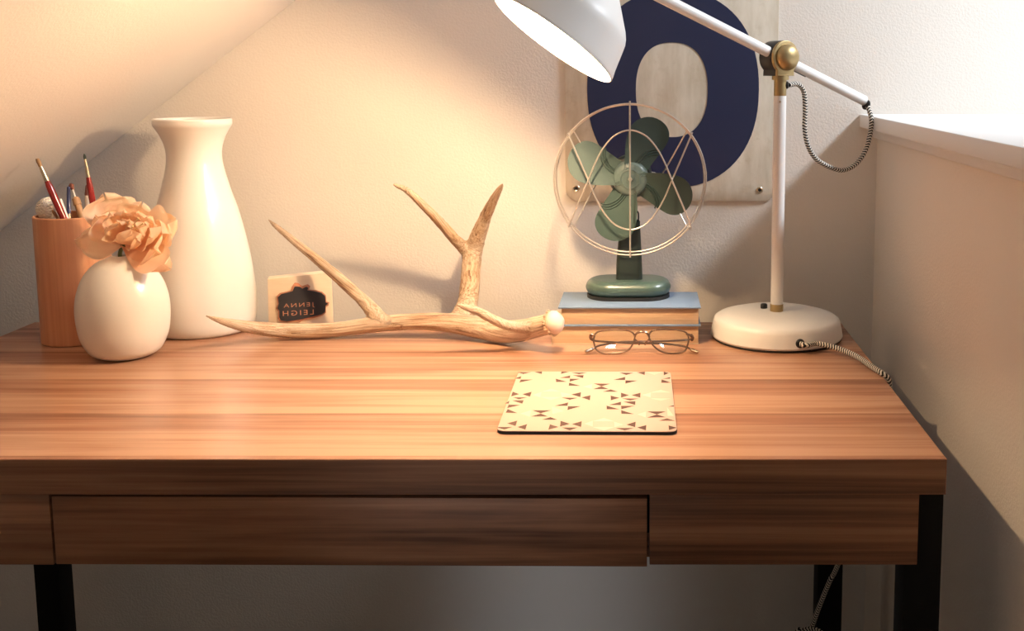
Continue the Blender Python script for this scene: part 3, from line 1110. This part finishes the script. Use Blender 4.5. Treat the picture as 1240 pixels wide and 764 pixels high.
pp = [Vector((v.x, v.y)) for v in cor]
po = round_poly(pp, 0.011)
build('foam_base', G().prism(po, 'z', ZT + 0.0002, zp - 0.0009), M['pad_black'], pad)
build('cloth_top', G().prism(po, 'z', zp - 0.0009, zp, 0.0004, 2), M['pad_top'], pad)
T3 = '310,90,450,90,370,110 485,88,565,82,560,110 274,157,350,132,343,160 345,167,470,167,330,197 245,340,262,292,330,317 360,318,458,292,440,343 265,350,410,350,325,370 255,382,375,380,360,415 180,413,228,385,220,415 220,425,340,428,205,460 210,470,190,508,310,512 465,483,655,483,550,514 450,547,625,547,550,516 560,580,720,580,650,553 205,617,308,590,292,645 310,655,410,625,392,682 90,655,260,655,175,680 645,628,628,682,735,655 755,592,748,650,850,622 872,624,972,595,965,655 770,660,930,660,848,690 765,82,757,108,840,88 705,158,708,192,820,190 745,150,853,125,850,152 865,95,1030,95,945,112 880,122,992,122,985,152 850,158,955,160,848,188 843,200,838,230,960,232 765,352,930,355,850,375 865,320,965,297,957,347 970,350,1062,328,1055,380 695,437,833,402,825,437 830,442,960,442,825,480'
T4 = '340,95,485,98,410,120 520,92,603,85,600,120 795,84,797,122,850,100 775,165,770,200,872,200 785,160,862,142,862,158 278,170,400,140,398,172 402,175,525,178,402,208 75,207,245,210,157,236 70,265,230,265,155,236 170,292,325,292,250,268 357,302,357,353,440,328 465,327,557,303,555,353 250,332,252,380,342,355 365,360,540,362,450,382 380,395,505,390,502,428 232,428,357,395,355,430 208,435,210,473,340,473 357,437,500,437,360,472 358,482,360,518,490,522 625,495,820,495,725,525 625,558,820,555,725,525 745,590,915,592,830,565 412,630,508,600,502,657 522,660,617,635,613,690 300,665,490,665,395,690 845,638,850,687,930,662 842,445,900,430,900,445'
L3 = '465,325,560,293,545,350 560,290,755,290,660,260 545,345,760,345,655,378 755,295,765,345,870,320 340,515,450,482,440,550 665,445,670,520,790,490 985,240,1080,212,1075,262 1000,620,1085,590,1085,650'
L4 = '575,325,665,300,660,350 660,300,870,300,765,272 660,360,870,360,765,385 65,595,285,595,180,562 65,655,290,655,180,690 285,600,290,655,380,630 525,525,615,495,610,555 830,450,835,540,900,540 610,90,790,88,700,118'


def tri_print(T, ox, oy, dz, mt, label=None):
    for t in T.split():
        q = [float(a) for a in t.split(',')]
        vs = [on_z(ox + q[i] / 8.492, oy + q[i + 1] / 8.492, zp) + Vector((0, 0, dz)) for i in (0, 2, 4)]
        if (vs[1] - vs[0]).cross(vs[2] - vs[0]).z < 0:
            vs.reverse()
        o = build('printed_triangle', G().add(vs, [(0, 1, 2)]), mt, pad, flip=False)
        if label:
            o['label'] = label


tri_print(T3, 590, 440, 0.00012, M['pad_dark'], 'dark brown printed triangle')
tri_print(T4, 710, 440, 0.00012, M['pad_dark'], 'dark brown printed triangle')
tri_print(L3, 590, 440, 0.00007, M['pad_pale'], 'pale cream printed triangle')
tri_print(L4, 710, 440, 0.00007, M['pad_pale'], 'pale cream printed triangle')

# ------------------------------------------------------------------ vases
def vase(name, cy, axis_px, prof_px, label, cat, wall_t=0.0035, deep=0.05):
    """prof_px: (image row, half width in px) down the silhouette of a turned vase at depth cy"""
    cx = on_y(axis_px[0], axis_px[1], cy).x
    c = Vector((cx, cy, ZT + 0.0003))
    pr_ = []
    for y, hw in prof_px:
        p = on_y(axis_px[0], y, cy)
        th_ = math.atan2(p.x, (p - CAM).dot(FW))
        pr_.append((hw * scale_at(p) * math.cos(th_), p.z))
    return c, pr_


yv = 1.637
c, pv = vase('tall_vase', yv, (240, 280), [(144.5, 49.0), (151, 48.5), (158, 44), (168, 38.5), (180, 34.8), (192, 34.2), (203, 35.8), (216, 39), (235, 44.5), (253, 50.5), (275, 56), (307, 62.5), (330, 65.8), (351, 67.8), (368, 68.2)], '', '')
prof = list(pv)
z368 = prof[-1][1]
r368 = prof[-1][0]
zb = ZT + 0.0003
for t, rr in ((0.45, 0.99), (0.70, 0.97), (0.88, 0.935), (0.97, 0.89), (1.0, 0.85)):
    prof.append((r368 * rr, z368 + (zb - z368) * t))
prof = [(r, z - zb) for r, z in prof]
pts = [Vector((r, 0, z)) for r, z in prof]
pts = spline(pts, 4)
outer = [(v.x, max(v.z, 0)) for v in pts]
rt, zt2 = outer[0]
inner = [(max(0.004, r - 0.005), z - 0.001) for r, z in outer[:30] if z > 0.18]
prof = list(reversed(inner)) + [(rt - 0.0035, zt2 + 0.0008), (rt - 0.0015, zt2 + 0.0016), (rt - 0.0003, zt2 + 0.0008)] + outer
tag(build('tall_vase', G(), M['ceramic']), '', '') if False else None
tv = G().lathe(prof, c, seg=72)
o = build('tall_vase', tv, M['ceramic'], None, 60)
tag(o, 'tall white ceramic vase with flared mouth standing left of the antler', 'vase')

yb = on_z(149, 436.8).y + 0.026
c, pv = vase('bud_vase', yb, (149.5, 380), [(310, 11), (311.5, 17), (316, 28), (322, 37.0), (332, 46), (345, 53), (360, 57.3), (375, 58.5), (390, 57.5)], '', '')
prof = list(pv)
r3, z3 = prof[-1]
for t, rr in ((0.35, 0.955), (0.62, 0.87), (0.82, 0.77), (0.94, 0.63), (1.0, 0.50)):
    prof.append((r3 * rr, z3 + (zb - z3) * t))
prof = [(r, max(0, z - zb)) for r, z in prof]
outer = [(v.x, max(v.z, 0)) for v in spline([Vector((r, 0, z)) for r, z in prof], 4)]
rt, zt2 = outer[0]
prof = [(rt - 0.003, zt2 - 0.05), (rt - 0.003, zt2 - 0.003), (rt - 0.0018, zt2 + 0.0006)] + outer
o = build('bud_vase', G().lathe(prof, c, seg=64, cap0=True), M['ceramic'], None, 60)
tag(o, 'small round white bud vase holding a peach flower', 'vase')
bud_c = c.copy()
bud_top = zb + zt2

# ------------------------------------------------------------------ flower in the bud vase
fl = thing('flower', (bud_c.x, bud_c.y, bud_top - 0.03), 'ruffled peach flower standing in the small round vase', 'flower')
fc = on_y(151, 294, bud_c.y)                        # base of the bloom
build('stem', G().tube(spline([(bud_c.x, bud_c.y, bud_top - 0.045), (bud_c.x, bud_c.y, bud_top - 0.01), (bud_c.x + 0.001, bud_c.y, bud_top + 0.006), tuple(fc)], 5), 0.0028, 10), M['stem'], fl)
build('calyx', G().lathe([(0.003, -0.008), (0.006, -0.003), (0.008, 0.004)], fc, (0, -0.3, 1), 16), M['stem'], fl)
kf = scale_at(fc)


def petal(tip_px, tip_dy, width, ruffle, cup, seed, base_off=(0, 0, 0), lift=0.0, ns=14, nw=14, blunt=0.6):
    rnd = random.Random(seed)
    base = fc + Vector(base_off)
    tip = on_y(tip_px[0], tip_px[1], bud_c.y + tip_dy)
    ax = tip - base
    L = ax.length
    ax.normalize()
    view = Vector((0.40, -0.85, 0.42)).normalized()
    side = ax.cross(view)
    if side.length < 0.2:
        side = ax.cross(Vector((0, 0, 1)))
    side.normalize()
    nor = side.cross(ax).normalized()
    ph = [rnd.uniform(0, 6.28) for _ in range(4)]
    fr = [rnd.uniform(4, 6), rnd.uniform(7, 10)]
    vs, uv, fs = [], [], []
    for i in range(ns + 1):
        s = i / ns
        w = width * (0.16 + 0.84 * math.sin(min(1, s / blunt) * PI / 2)) * (math.sqrt(max(0, 1 - max(0, (s - blunt) / (1 - blunt)) ** 2.2)) * 0.92 + 0.08)
        for j in range(nw + 1):
            t = -1 + 2 * j / nw
            edge = max(abs(t), s) ** 2
            h = cup * (s * (1 - s) * -2.2) * L + 0.22 * abs(t) ** 2 * width * cup * 3
            ru = ruffle * edge * s * (math.sin(t * fr[0] + ph[0] + s * 3) + 0.6 * math.sin(t * fr[1] + ph[1] + s * 6))
            ll = L * s * (1 + 0.05 * math.sin(t * fr[1] + ph[2]) * s - 0.10 * t * t * s)
            p = base + ax * ll + side * (w * t + 0.25 * ruffle * math.sin(s * 9 + ph[3]) * t) + nor * (h + ru + lift * s)
            vs.append(p)
            uv.append(((t + 1) / 2, s))
    for i in range(ns):
        for j in range(nw):
            a_ = i * (nw + 1) + j
            fs.append((a_, a_ + 1, a_ + nw + 2, a_ + nw + 1))
    g = G().add(vs, fs, uv)
    return build('petal', g, M['petal'], fl, 80)


mm = 0.001
# (tip pixel, depth of tip, half width, ruffle, cup)
big = [((92, 291), -0.008, 25 * mm, 1.6 * mm, 0.10, 0.55), ((126, 236), 0.012, 34 * mm, 3.4 * mm, 0.22, 0.80), ((172, 246), 0.022, 28 * mm, 3.6 * mm, 0.20, 0.80),
       ((213, 266), 0.006, 31 * mm, 4.0 * mm, 0.25, 0.80), ((206, 325), -0.036, 25 * mm, 2.0 * mm, 0.10, 0.60), ((150, 243), 0.028, 30 * mm, 3 * mm, 0.15, 0.8),
       ((116, 262), -0.008, 26 * mm, 3.2 * mm, 0.30, 0.75), ((192, 305), -0.026, 29 * mm, 3.6 * mm, 0.30, 0.75), ((207, 285), -0.004, 27 * mm, 3.6 * mm, 0.25, 0.75)]
for i, (tp, dy, w_, rf, cu, bl_) in enumerate(big):
    petal(tp, dy, w_, rf, cu, 11 + i, blunt=bl_, ns=18, nw=20)
small = [((134, 258), -0.014), ((150, 255), -0.008), ((166, 256), -0.006), ((182, 262), -0.008), ((192, 274), -0.012), ((142, 268), -0.026), ((158, 268), -0.024), ((173, 274), -0.027),
         ((131, 276), -0.022), ((184, 288), -0.028), ((168, 292), -0.036), ((150, 288), -0.036), ((160, 281), -0.040)]
for i, (tp, dy) in enumerate(small):
    petal(tp, dy, random.uniform(14, 19) * mm, random.uniform(3.0, 4.4) * mm, 0.35, 50 + i, (random.uniform(-3, 6) * mm, -0.004, random.uniform(0, 6) * mm), ns=14, nw=18, blunt=0.82)
for tp in ((157, 266), (168, 264), (174, 270), (161, 274)):
    tip = on_y(tp[0], tp[1], bud_c.y - 0.030)
    build('stamen', G().tube(spline([fc + Vector((0.003, -0.004, 0.004)), (fc + tip) / 2 + Vector((0, -0.004, 0.002)), tip], 5), [0.0007] * 9 + [0.0011, 0.0011], 6), M['stamen'], fl)

# ------------------------------------------------------------------ pencil cup and what stands in it
ycf = on_z(95, 420.8).y
RC = 0.0505
CC = Vector((on_y(95.5, 400, ycf + RC).x, ycf + RC, ZT + 0.0003))
zct = on_y(86, 265, ycf + 0.006).z - ZT
wt = 0.005
prof = [(RC - 0.001, 0), (RC, 0.001), (RC, zct - 0.0012), (RC - 0.0012, zct), (RC - wt + 0.001, zct), (RC - wt, zct - 0.001), (RC - wt, 0.006), (0, 0.006)]
o = build('pencil_cup', G().lathe(prof, CC, seg=72, cap1=False), M['bamboo'], None, 30)
tag(o, 'round bamboo pencil cup full of brushes standing on the left of the desk', 'pencil cup')


def stick(name, label, tip_px, tip_y, foot, segs, cat='paintbrush', group='brushes in the bamboo cup'):
    """a brush whose axis runs from its tip down to a foot inside the cup (offset from the cup's base).
    segs: list of (part name, material, [(distance from tip in m, radius)])"""
    tip = on_y(tip_px[0], tip_px[1], tip_y)
    bot = CC + Vector(foot)
    L = (bot - tip).length
    d = (bot - tip) / L
    t = thing(name, bot, label, cat, group)
    for nm, mt, prf in segs:
        build(nm, G().lathe([(r, L if h is None else h) for h, r in prf], tip, d, 18), M[mt], t, 40)
    return t


yc = CC.y
stick('paintbrush', 'red handled paintbrush with flat tan bristles, leaning left in the bamboo cup', (45, 192), yc - 0.0322, (0.0335, -0.0202, 0.0942),
      [('bristles', 'bristle_tan', [(0.0, 0.0022), (0.004, 0.0030), (0.012, 0.0026)]), ('ferrule', 'silver', [(0.011, 0.0025), (0.020, 0.0031), (0.034, 0.0036), (0.035, 0.0034)]),
       ('handle', 'red_lacquer', [(0.034, 0.0034), (0.042, 0.0047), (0.06, 0.0054), (0.10, 0.0046), (None, 0.0030)])])
stick('paintbrush', 'red handled paintbrush with small dark tip, upright beside the flower', (102, 186), yc - 0.0050, (0.0396, 0.0010, 0.1420),
      [('bristles', 'bristle_dark', [(0.0, 0.0006), (0.003, 0.0018), (0.008, 0.0019)]), ('ferrule', 'silver', [(0.008, 0.0017), (0.030, 0.0028), (0.036, 0.0030)]),
       ('handle', 'red_lacquer', [(0.035, 0.0030), (0.045, 0.0042), (0.065, 0.0046), (0.10, 0.0040), (None, 0.0026)])])
stick('paintbrush', 'slim brush with a dark blue handle standing upright in the bamboo cup', (83, 226), yc + 0.0026, (0.0038, -0.0310, 0.0085),
      [('handle', 'blue_lacquer', [(0.0, 0.0018), (0.001, 0.0025), (0.040, 0.0031)]), ('ferrule', 'silver', [(0.040, 0.0032), (0.060, 0.0034), (None, 0.0030)])])
stick('makeup_brush', 'tan handled brush with a brown pointed tip leaning left beside the blue brush', (85.5, 222), yc + 0.0284, (0.0384, 0.0061, 0.0834),
      [('bristles', 'bristle_brown', [(0.0, 0.0014), (0.003, 0.0038), (0.010, 0.0020)]), ('ferrule', 'white_lacquer', [(0.009, 0.0012), (0.022, 0.0017)]),
       ('handle', 'raw_wood', [(0.021, 0.0016), (0.024, 0.0052), (0.034, 0.0058), (0.0345, 0.0046), (0.07, 0.0050), (None, 0.0048)])], 'brush')
stick('makeup_brush', 'white handled brush with dark red bristles beside the upright red paintbrush', (106.5, 222), yc + 0.0354, (0.0032, 0.0354, 0.0085),
      [('bristles', 'bristle_brown', [(0.0, 0.0012), (0.004, 0.0036), (0.019, 0.0054)]), ('ferrule', 'white_lacquer', [(0.018, 0.0056), (0.045, 0.0062), (None, 0.0050)])], 'brush')
stick('wooden_stick', 'plain wooden stick leaning left at the front of the bamboo cup', (63, 254), yc - 0.0311, (-0.0044, 0.0422, 0.1150),
      [('shaft', 'raw_wood', [(0.0, 0.0005), (0.006, 0.0022), (None, 0.0024)])], 'stick')
stick('wooden_stick', 'pale wooden stick behind the tilted red paintbrush', (72, 241), yc - 0.0190, (0.0401, 0.0094, 0.0139),
      [('shaft', 'white_lacquer', [(0.0, 0.0026), (0.001, 0.0030), (None, 0.0030)])], 'stick')
# ball of twine on the cup's rim
tc_ = on_y(59.5, 253.0, yc - 0.0038)
tw = thing('twine_ball', tc_ - Vector((0, 0, 0.026)), 'wound ball of cream twine tucked in the bamboo cup behind the tilted brush', 'twine')
R3 = 0.0165
build('core', G().lathe([(R3 * 0.97 * math.sin(PI * k / 12), -R3 * 0.97 * math.cos(PI * k / 12)) for k in range(13)], tc_, (0.3, 0.2, 1), 24), M['twine'], tw, 80)
for q in range(3):
    ax = Vector((random.uniform(-0.5, 0.5), random.uniform(-0.6, 0.2), 1)).normalized() if q != 1 else Vector((0.7, -0.3, 0.6)).normalized()
    t_ = Vector((1, 0, 0))
    e1 = (t_ - ax * t_.dot(ax)).normalized()
    e2 = ax.cross(e1)
    pts = []
    for k in range(150):
        a_ = k / 149
        lat = -1.0 + 2.0 * a_
        th_ = a_ * 2 * PI * 8
        pts.append(tc_ + (e1 * math.cos(th_) + e2 * math.sin(th_)) * (R3 * math.cos(lat)) + ax * (R3 * math.sin(lat)))
    build('strand', G().tube(pts, 0.0014, 6), M['twine'], tw, 80)

# ------------------------------------------------------------------ antler
def remeshed(g, voxel, smooth_it):
    me = bpy.data.meshes.new('tmp')
    me.from_pydata([tuple(v) for v in g.v], [], g.f)
    bm = bmesh.new()
    bm.from_mesh(me)
    bmesh.ops.recalc_face_normals(bm, faces=bm.faces)
    bm.to_mesh(me)
    bm.free()
    ob = bpy.data.objects.new('tmp', me)
    COL.objects.link(ob)
    r = ob.modifiers.new('r', 'REMESH')
    r.mode = 'VOXEL'
    r.voxel_size = voxel
    s = ob.modifiers.new('s', 'SMOOTH')
    s.factor = 0.5
    s.iterations = smooth_it
    dg = bpy.context.evaluated_depsgraph_get()
    ev = ob.evaluated_get(dg).to_mesh()
    out = G()
    nrm = [v.normal.copy() for v in ev.vertices]
    out.add([v.co.copy() for v in ev.vertices], [tuple(p.vertices) for p in ev.polygons])
    ob.evaluated_get(dg).to_mesh_clear()
    bpy.data.objects.remove(ob)
    bpy.data.meshes.remove(me)
    return out, nrm


CENTRE = []


def branch(g, rows, n=8):
    """rows: (px, py, depth, radius px)"""
    P = [on_y(px, py, y) for px, py, y, r in rows]
    R = [r * scale_at(p) for p, (_, _, _, r) in zip(P, rows)]
    sp = spline(P, n)
    rr = [v.x for v in spline([Vector((r, 0, 0)) for r in R], n)]
    g.tube(sp, [max(0.0006, r) for r in rr], 16)
    L = random.uniform(0, 5)
    for i in range(len(sp) - 1):
        CENTRE.append((sp[i], (sp[i + 1] - sp[i]).normalized(), L, rr[i]))
        L += (sp[i + 1] - sp[i]).length


g = G()
branch(g, [(249, 381, 1.480, 1.4), (262, 385.5, 1.493, 3.6), (282, 391, 1.515, 6), (312, 396.5, 1.545, 8.2), (350, 399.5, 1.566, 9), (400, 398.5, 1.577, 9.3), (450, 392.5, 1.580, 9.5), (495, 388.5, 1.580, 10.0),
           (540, 389.5, 1.576, 11.5), (575, 394.5, 1.566, 13), (600, 399.5, 1.552, 14), (625, 400.0, 1.532, 13.5), (648, 395.5, 1.508, 13), (668, 390.5, 1.492, 12.5)])
branch(g, [(325, 264.5, 1.670, 1.3), (334, 273, 1.662, 3.2), (355, 290, 1.650, 4.7), (385, 314.5, 1.632, 5.8), (415, 340, 1.613, 6.6), (438, 361, 1.598, 7.4), (452, 376, 1.588, 9), (466, 388, 1.580, 8.5), (490, 391, 1.578, 8)])
branch(g, [(545, 392, 1.576, 9), (560, 380, 1.595, 13), (567, 362, 1.622, 12.3), (569.5, 335, 1.655, 11.6), (572, 308, 1.686, 11.5), (577, 290, 1.692, 10.2), (587, 264, 1.675, 7.6), (597, 242, 1.645, 5.6), (605, 228, 1.622, 3.8), (609, 221, 1.610, 1.4)])
branch(g, [(576, 315, 1.686, 8), (563, 300, 1.686, 8.2), (550, 288, 1.675, 6.6), (530, 265, 1.648, 6.0), (509, 244, 1.622, 5.3), (492, 229, 1.604, 4.0), (482, 224.5, 1.596, 3.2), (475, 221.5, 1.592, 1.5)])
branch(g, [(553, 367.5, 1.470, 1.6), (562, 370.5, 1.473, 3.6), (580, 376.5, 1.479, 5.4), (598, 386, 1.485, 6.0), (615, 393, 1.492, 6.2), (632, 395, 1.500, 7), (650, 393, 1.502, 8)])
ag, an = remeshed(g, 0.0022, 6)
GR = []
for i, v in enumerate(ag.v):
    c0, t0, l0, r0 = min(CENTRE, key=lambda q: (q[0] - v).length - q[3])
    rel = v - c0
    ra = rel - t0 * rel.dot(t0)
    ra = ra.normalized() if ra.length > 1e-6 else Vector((0, 0, 1))
    gv = Vector((ra.x * 3.2, ra.y * 3.2, ra.z * 3.2)) + t0 * (l0 + rel.dot(t0)) * 9 + Vector((l0, 0, 0))
    GR.append(gv)
    w_ = (noise.noise(gv * 1.0) + 0.6 * noise.noise(gv * 2.3)) * 0.0011 * min(1.0, r0 / 0.008)
    ag.v[i] = v + an[i] * w_
zmin = min(v.z for v in ag.v if v.x < on_y(640, 400, 1.54).x)
dz = ZT + 0.0004 - zmin
root = on_y(560, 395, 1.565)
root.z = ZT
ant = thing('antler', root, 'branched bone coloured deer antler lying across the desk', 'antler')
ag.v = [v + Vector((0, 0, dz)) if False else v for v in ag.v]
for i, v in enumerate(ag.v):
    if v.z < ZT + 0.0004:
        ag.v[i].z = ZT + 0.0004
bm_o = build('beam', ag, M['antler'], ant, 80)
at_ = bm_o.data.attributes.new('grain', 'FLOAT_VECTOR', 'POINT')
at_.data.foreach_set('vector', [c for q in GR for c in q])
ba, bb = on_y(660, 392, 1.498), on_y(684, 386, 1.482)
bd = (bb - ba).normalized()
bc = on_y(668, 390.2, 1.492)
kb = scale_at(bc)
t_ = Vector((0, 0, 1))
e1 = (t_ - bd * t_.dot(bd)).normalized()
e2 = bd.cross(e1)
g = G().lathe([(11.5 * kb, -3 * kb), (14 * kb, -1.5 * kb), (15 * kb, 1 * kb), (13.5 * kb, 3.5 * kb)], bc, bd, 32)
for k in range(22):
    a_ = 2 * PI * k / 22 + random.uniform(-0.1, 0.1)
    r_ = random.uniform(1.5, 2.5) * kb
    q = bc + (e1 * math.cos(a_) + e2 * math.sin(a_)) * (14.6 * kb) + bd * random.uniform(-2, 1.5) * kb
    g.lathe([(r_ * math.sin(PI * i / 6), -r_ * math.cos(PI * i / 6)) for i in range(7)], q, e1 * math.cos(a_) + e2 * math.sin(a_), 8)
build('burr', g, M['antler'], ant, 60)
g = G().lathe([(13.6 * kb, 2 * kb), (14.2 * kb, 4 * kb), (13.2 * kb, 8 * kb), (10.0 * kb, 12 * kb), (5 * kb, 14.2 * kb), (0, 14.6 * kb)], bc, bd, 28)
for i, v in enumerate(g.v):
    g.v[i] = v + Vector((1, 1, 1)) * noise.noise(v * 120) * 0.0012
build('pedicle', g, M['antler_core'], ant, 80)['label'] = 'smooth pale pinkish end of the antler'

ant.location.z -= 0.0013

# ------------------------------------------------------------------ rubber stamp block
yst = 1.655
k4 = [on_y(328, 408, yst), on_y(402.5, 407, yst), on_y(399.5, 331.5, yst), on_y(326, 336, yst)]
for v in k4[:2]:
    v.z = ZT + 0.0004
st = thing('rubber_stamp', (k4[0] + k4[1]) / 2, 'pale wooden block with a black rubber stamp plate standing behind the antler', 'stamp')
out = round_poly([Vector((v.x, v.z)) for v in k4], 0.0012, 3)
build('wood_block', G().prism(out, 'y', yst, yst + 0.024, 0.0008, 2), M['block'], st)
org = (310, 320)
S_ = 840 / 110


def stp(pts, dy):
    return [(on_y(org[0] + x / S_, org[1] + y / S_, yst - dy)) for x, y in pts]


back_o = [(195, 285), (225, 258), (285, 248), (318, 240), (330, 205), (355, 170), (385, 175), (420, 205), (470, 190), (492, 210), (480, 240), (540, 248), (600, 268), (632, 300), (636, 360), (662, 368), (655, 395), (632, 405), (632, 460), (600, 485), (520, 505), (435, 515), (400, 535), (365, 522), (290, 530), (225, 520), (208, 490), (210, 425), (190, 395), (205, 360)]
plate_o = [(205, 295), (235, 268), (300, 255), (335, 245), (352, 205), (372, 205), (400, 212), (420, 228), (455, 212), (472, 222), (465, 245), (520, 255), (590, 275), (622, 305), (628, 365), (648, 378), (628, 395), (622, 455), (590, 475), (500, 492), (415, 508), (350, 515), (285, 522), (232, 508), (218, 480), (218, 420), (200, 395), (214, 355)]
for nm, o_, d0, d1, mt in (('rubber_backing', back_o, 0.0004, 0.003, 'pink_rubber'), ('stamp_plate', plate_o, 0.003, 0.0045, 'navy_rubber')):
    P2 = [Vector((v.x, v.z)) for v in stp(o_, d1)]
    P2 = [(v.x, v.y) for v in spline([Vector((p.x, 0, p.y)) for p in P2], 3, True)] if False else [(p.x, p.y) for p in P2]
    build(nm, G().prism(P2, 'y', yst - d0, yst - d1), M[mt], st)


def text_mesh(body, size):
    cu = bpy.data.curves.new('txt', 'FONT')
    cu.body = body
    cu.size = size
    cu.align_x = 'CENTER'
    cu.space_character = 1.35
    cu.resolution_u = 3
    ob = bpy.data.objects.new('txt', cu)
    COL.objects.link(ob)
    dg = bpy.context.evaluated_depsgraph_get()
    me = ob.evaluated_get(dg).to_mesh()
    r = ([v.co.copy() for v in me.vertices], [tuple(p.vertices) for p in me.polygons])
    ob.evaluated_get(dg).to_mesh_clear()
    bpy.data.objects.remove(ob)
    bpy.data.curves.remove(cu)
    return r


for body, cx_, by_, hgt, wid in (('JENNA', 392, 405, 48, 270), ('LEIGH', 385, 470, 46, 270)):
    vs, fs = text_mesh(body, 1.0)
    xs = [v.x for v in vs]
    zs_ = [v.y for v in vs]
    a_ = on_y(org[0] + (cx_ - wid / 2) / S_, org[1] + by_ / S_, yst - 0.0046)
    b_ = on_y(org[0] + (cx_ + wid / 2) / S_, org[1] + (by_ - hgt) / S_, yst - 0.0046)
    w_, h_ = b_.x - a_.x, b_.z - a_.z
    g = G()
    g.add([Vector((a_.x + (max(xs) - v.x) / (max(xs) - min(xs)) * w_, yst - 0.0046, a_.z + (v.y - min(zs_)) / (max(zs_) - min(zs_)) * h_)) for v in vs], fs)
    build('mirrored_letters', g, M['pink_rubber'], st)

st.rotation_euler.z = math.radians(15)
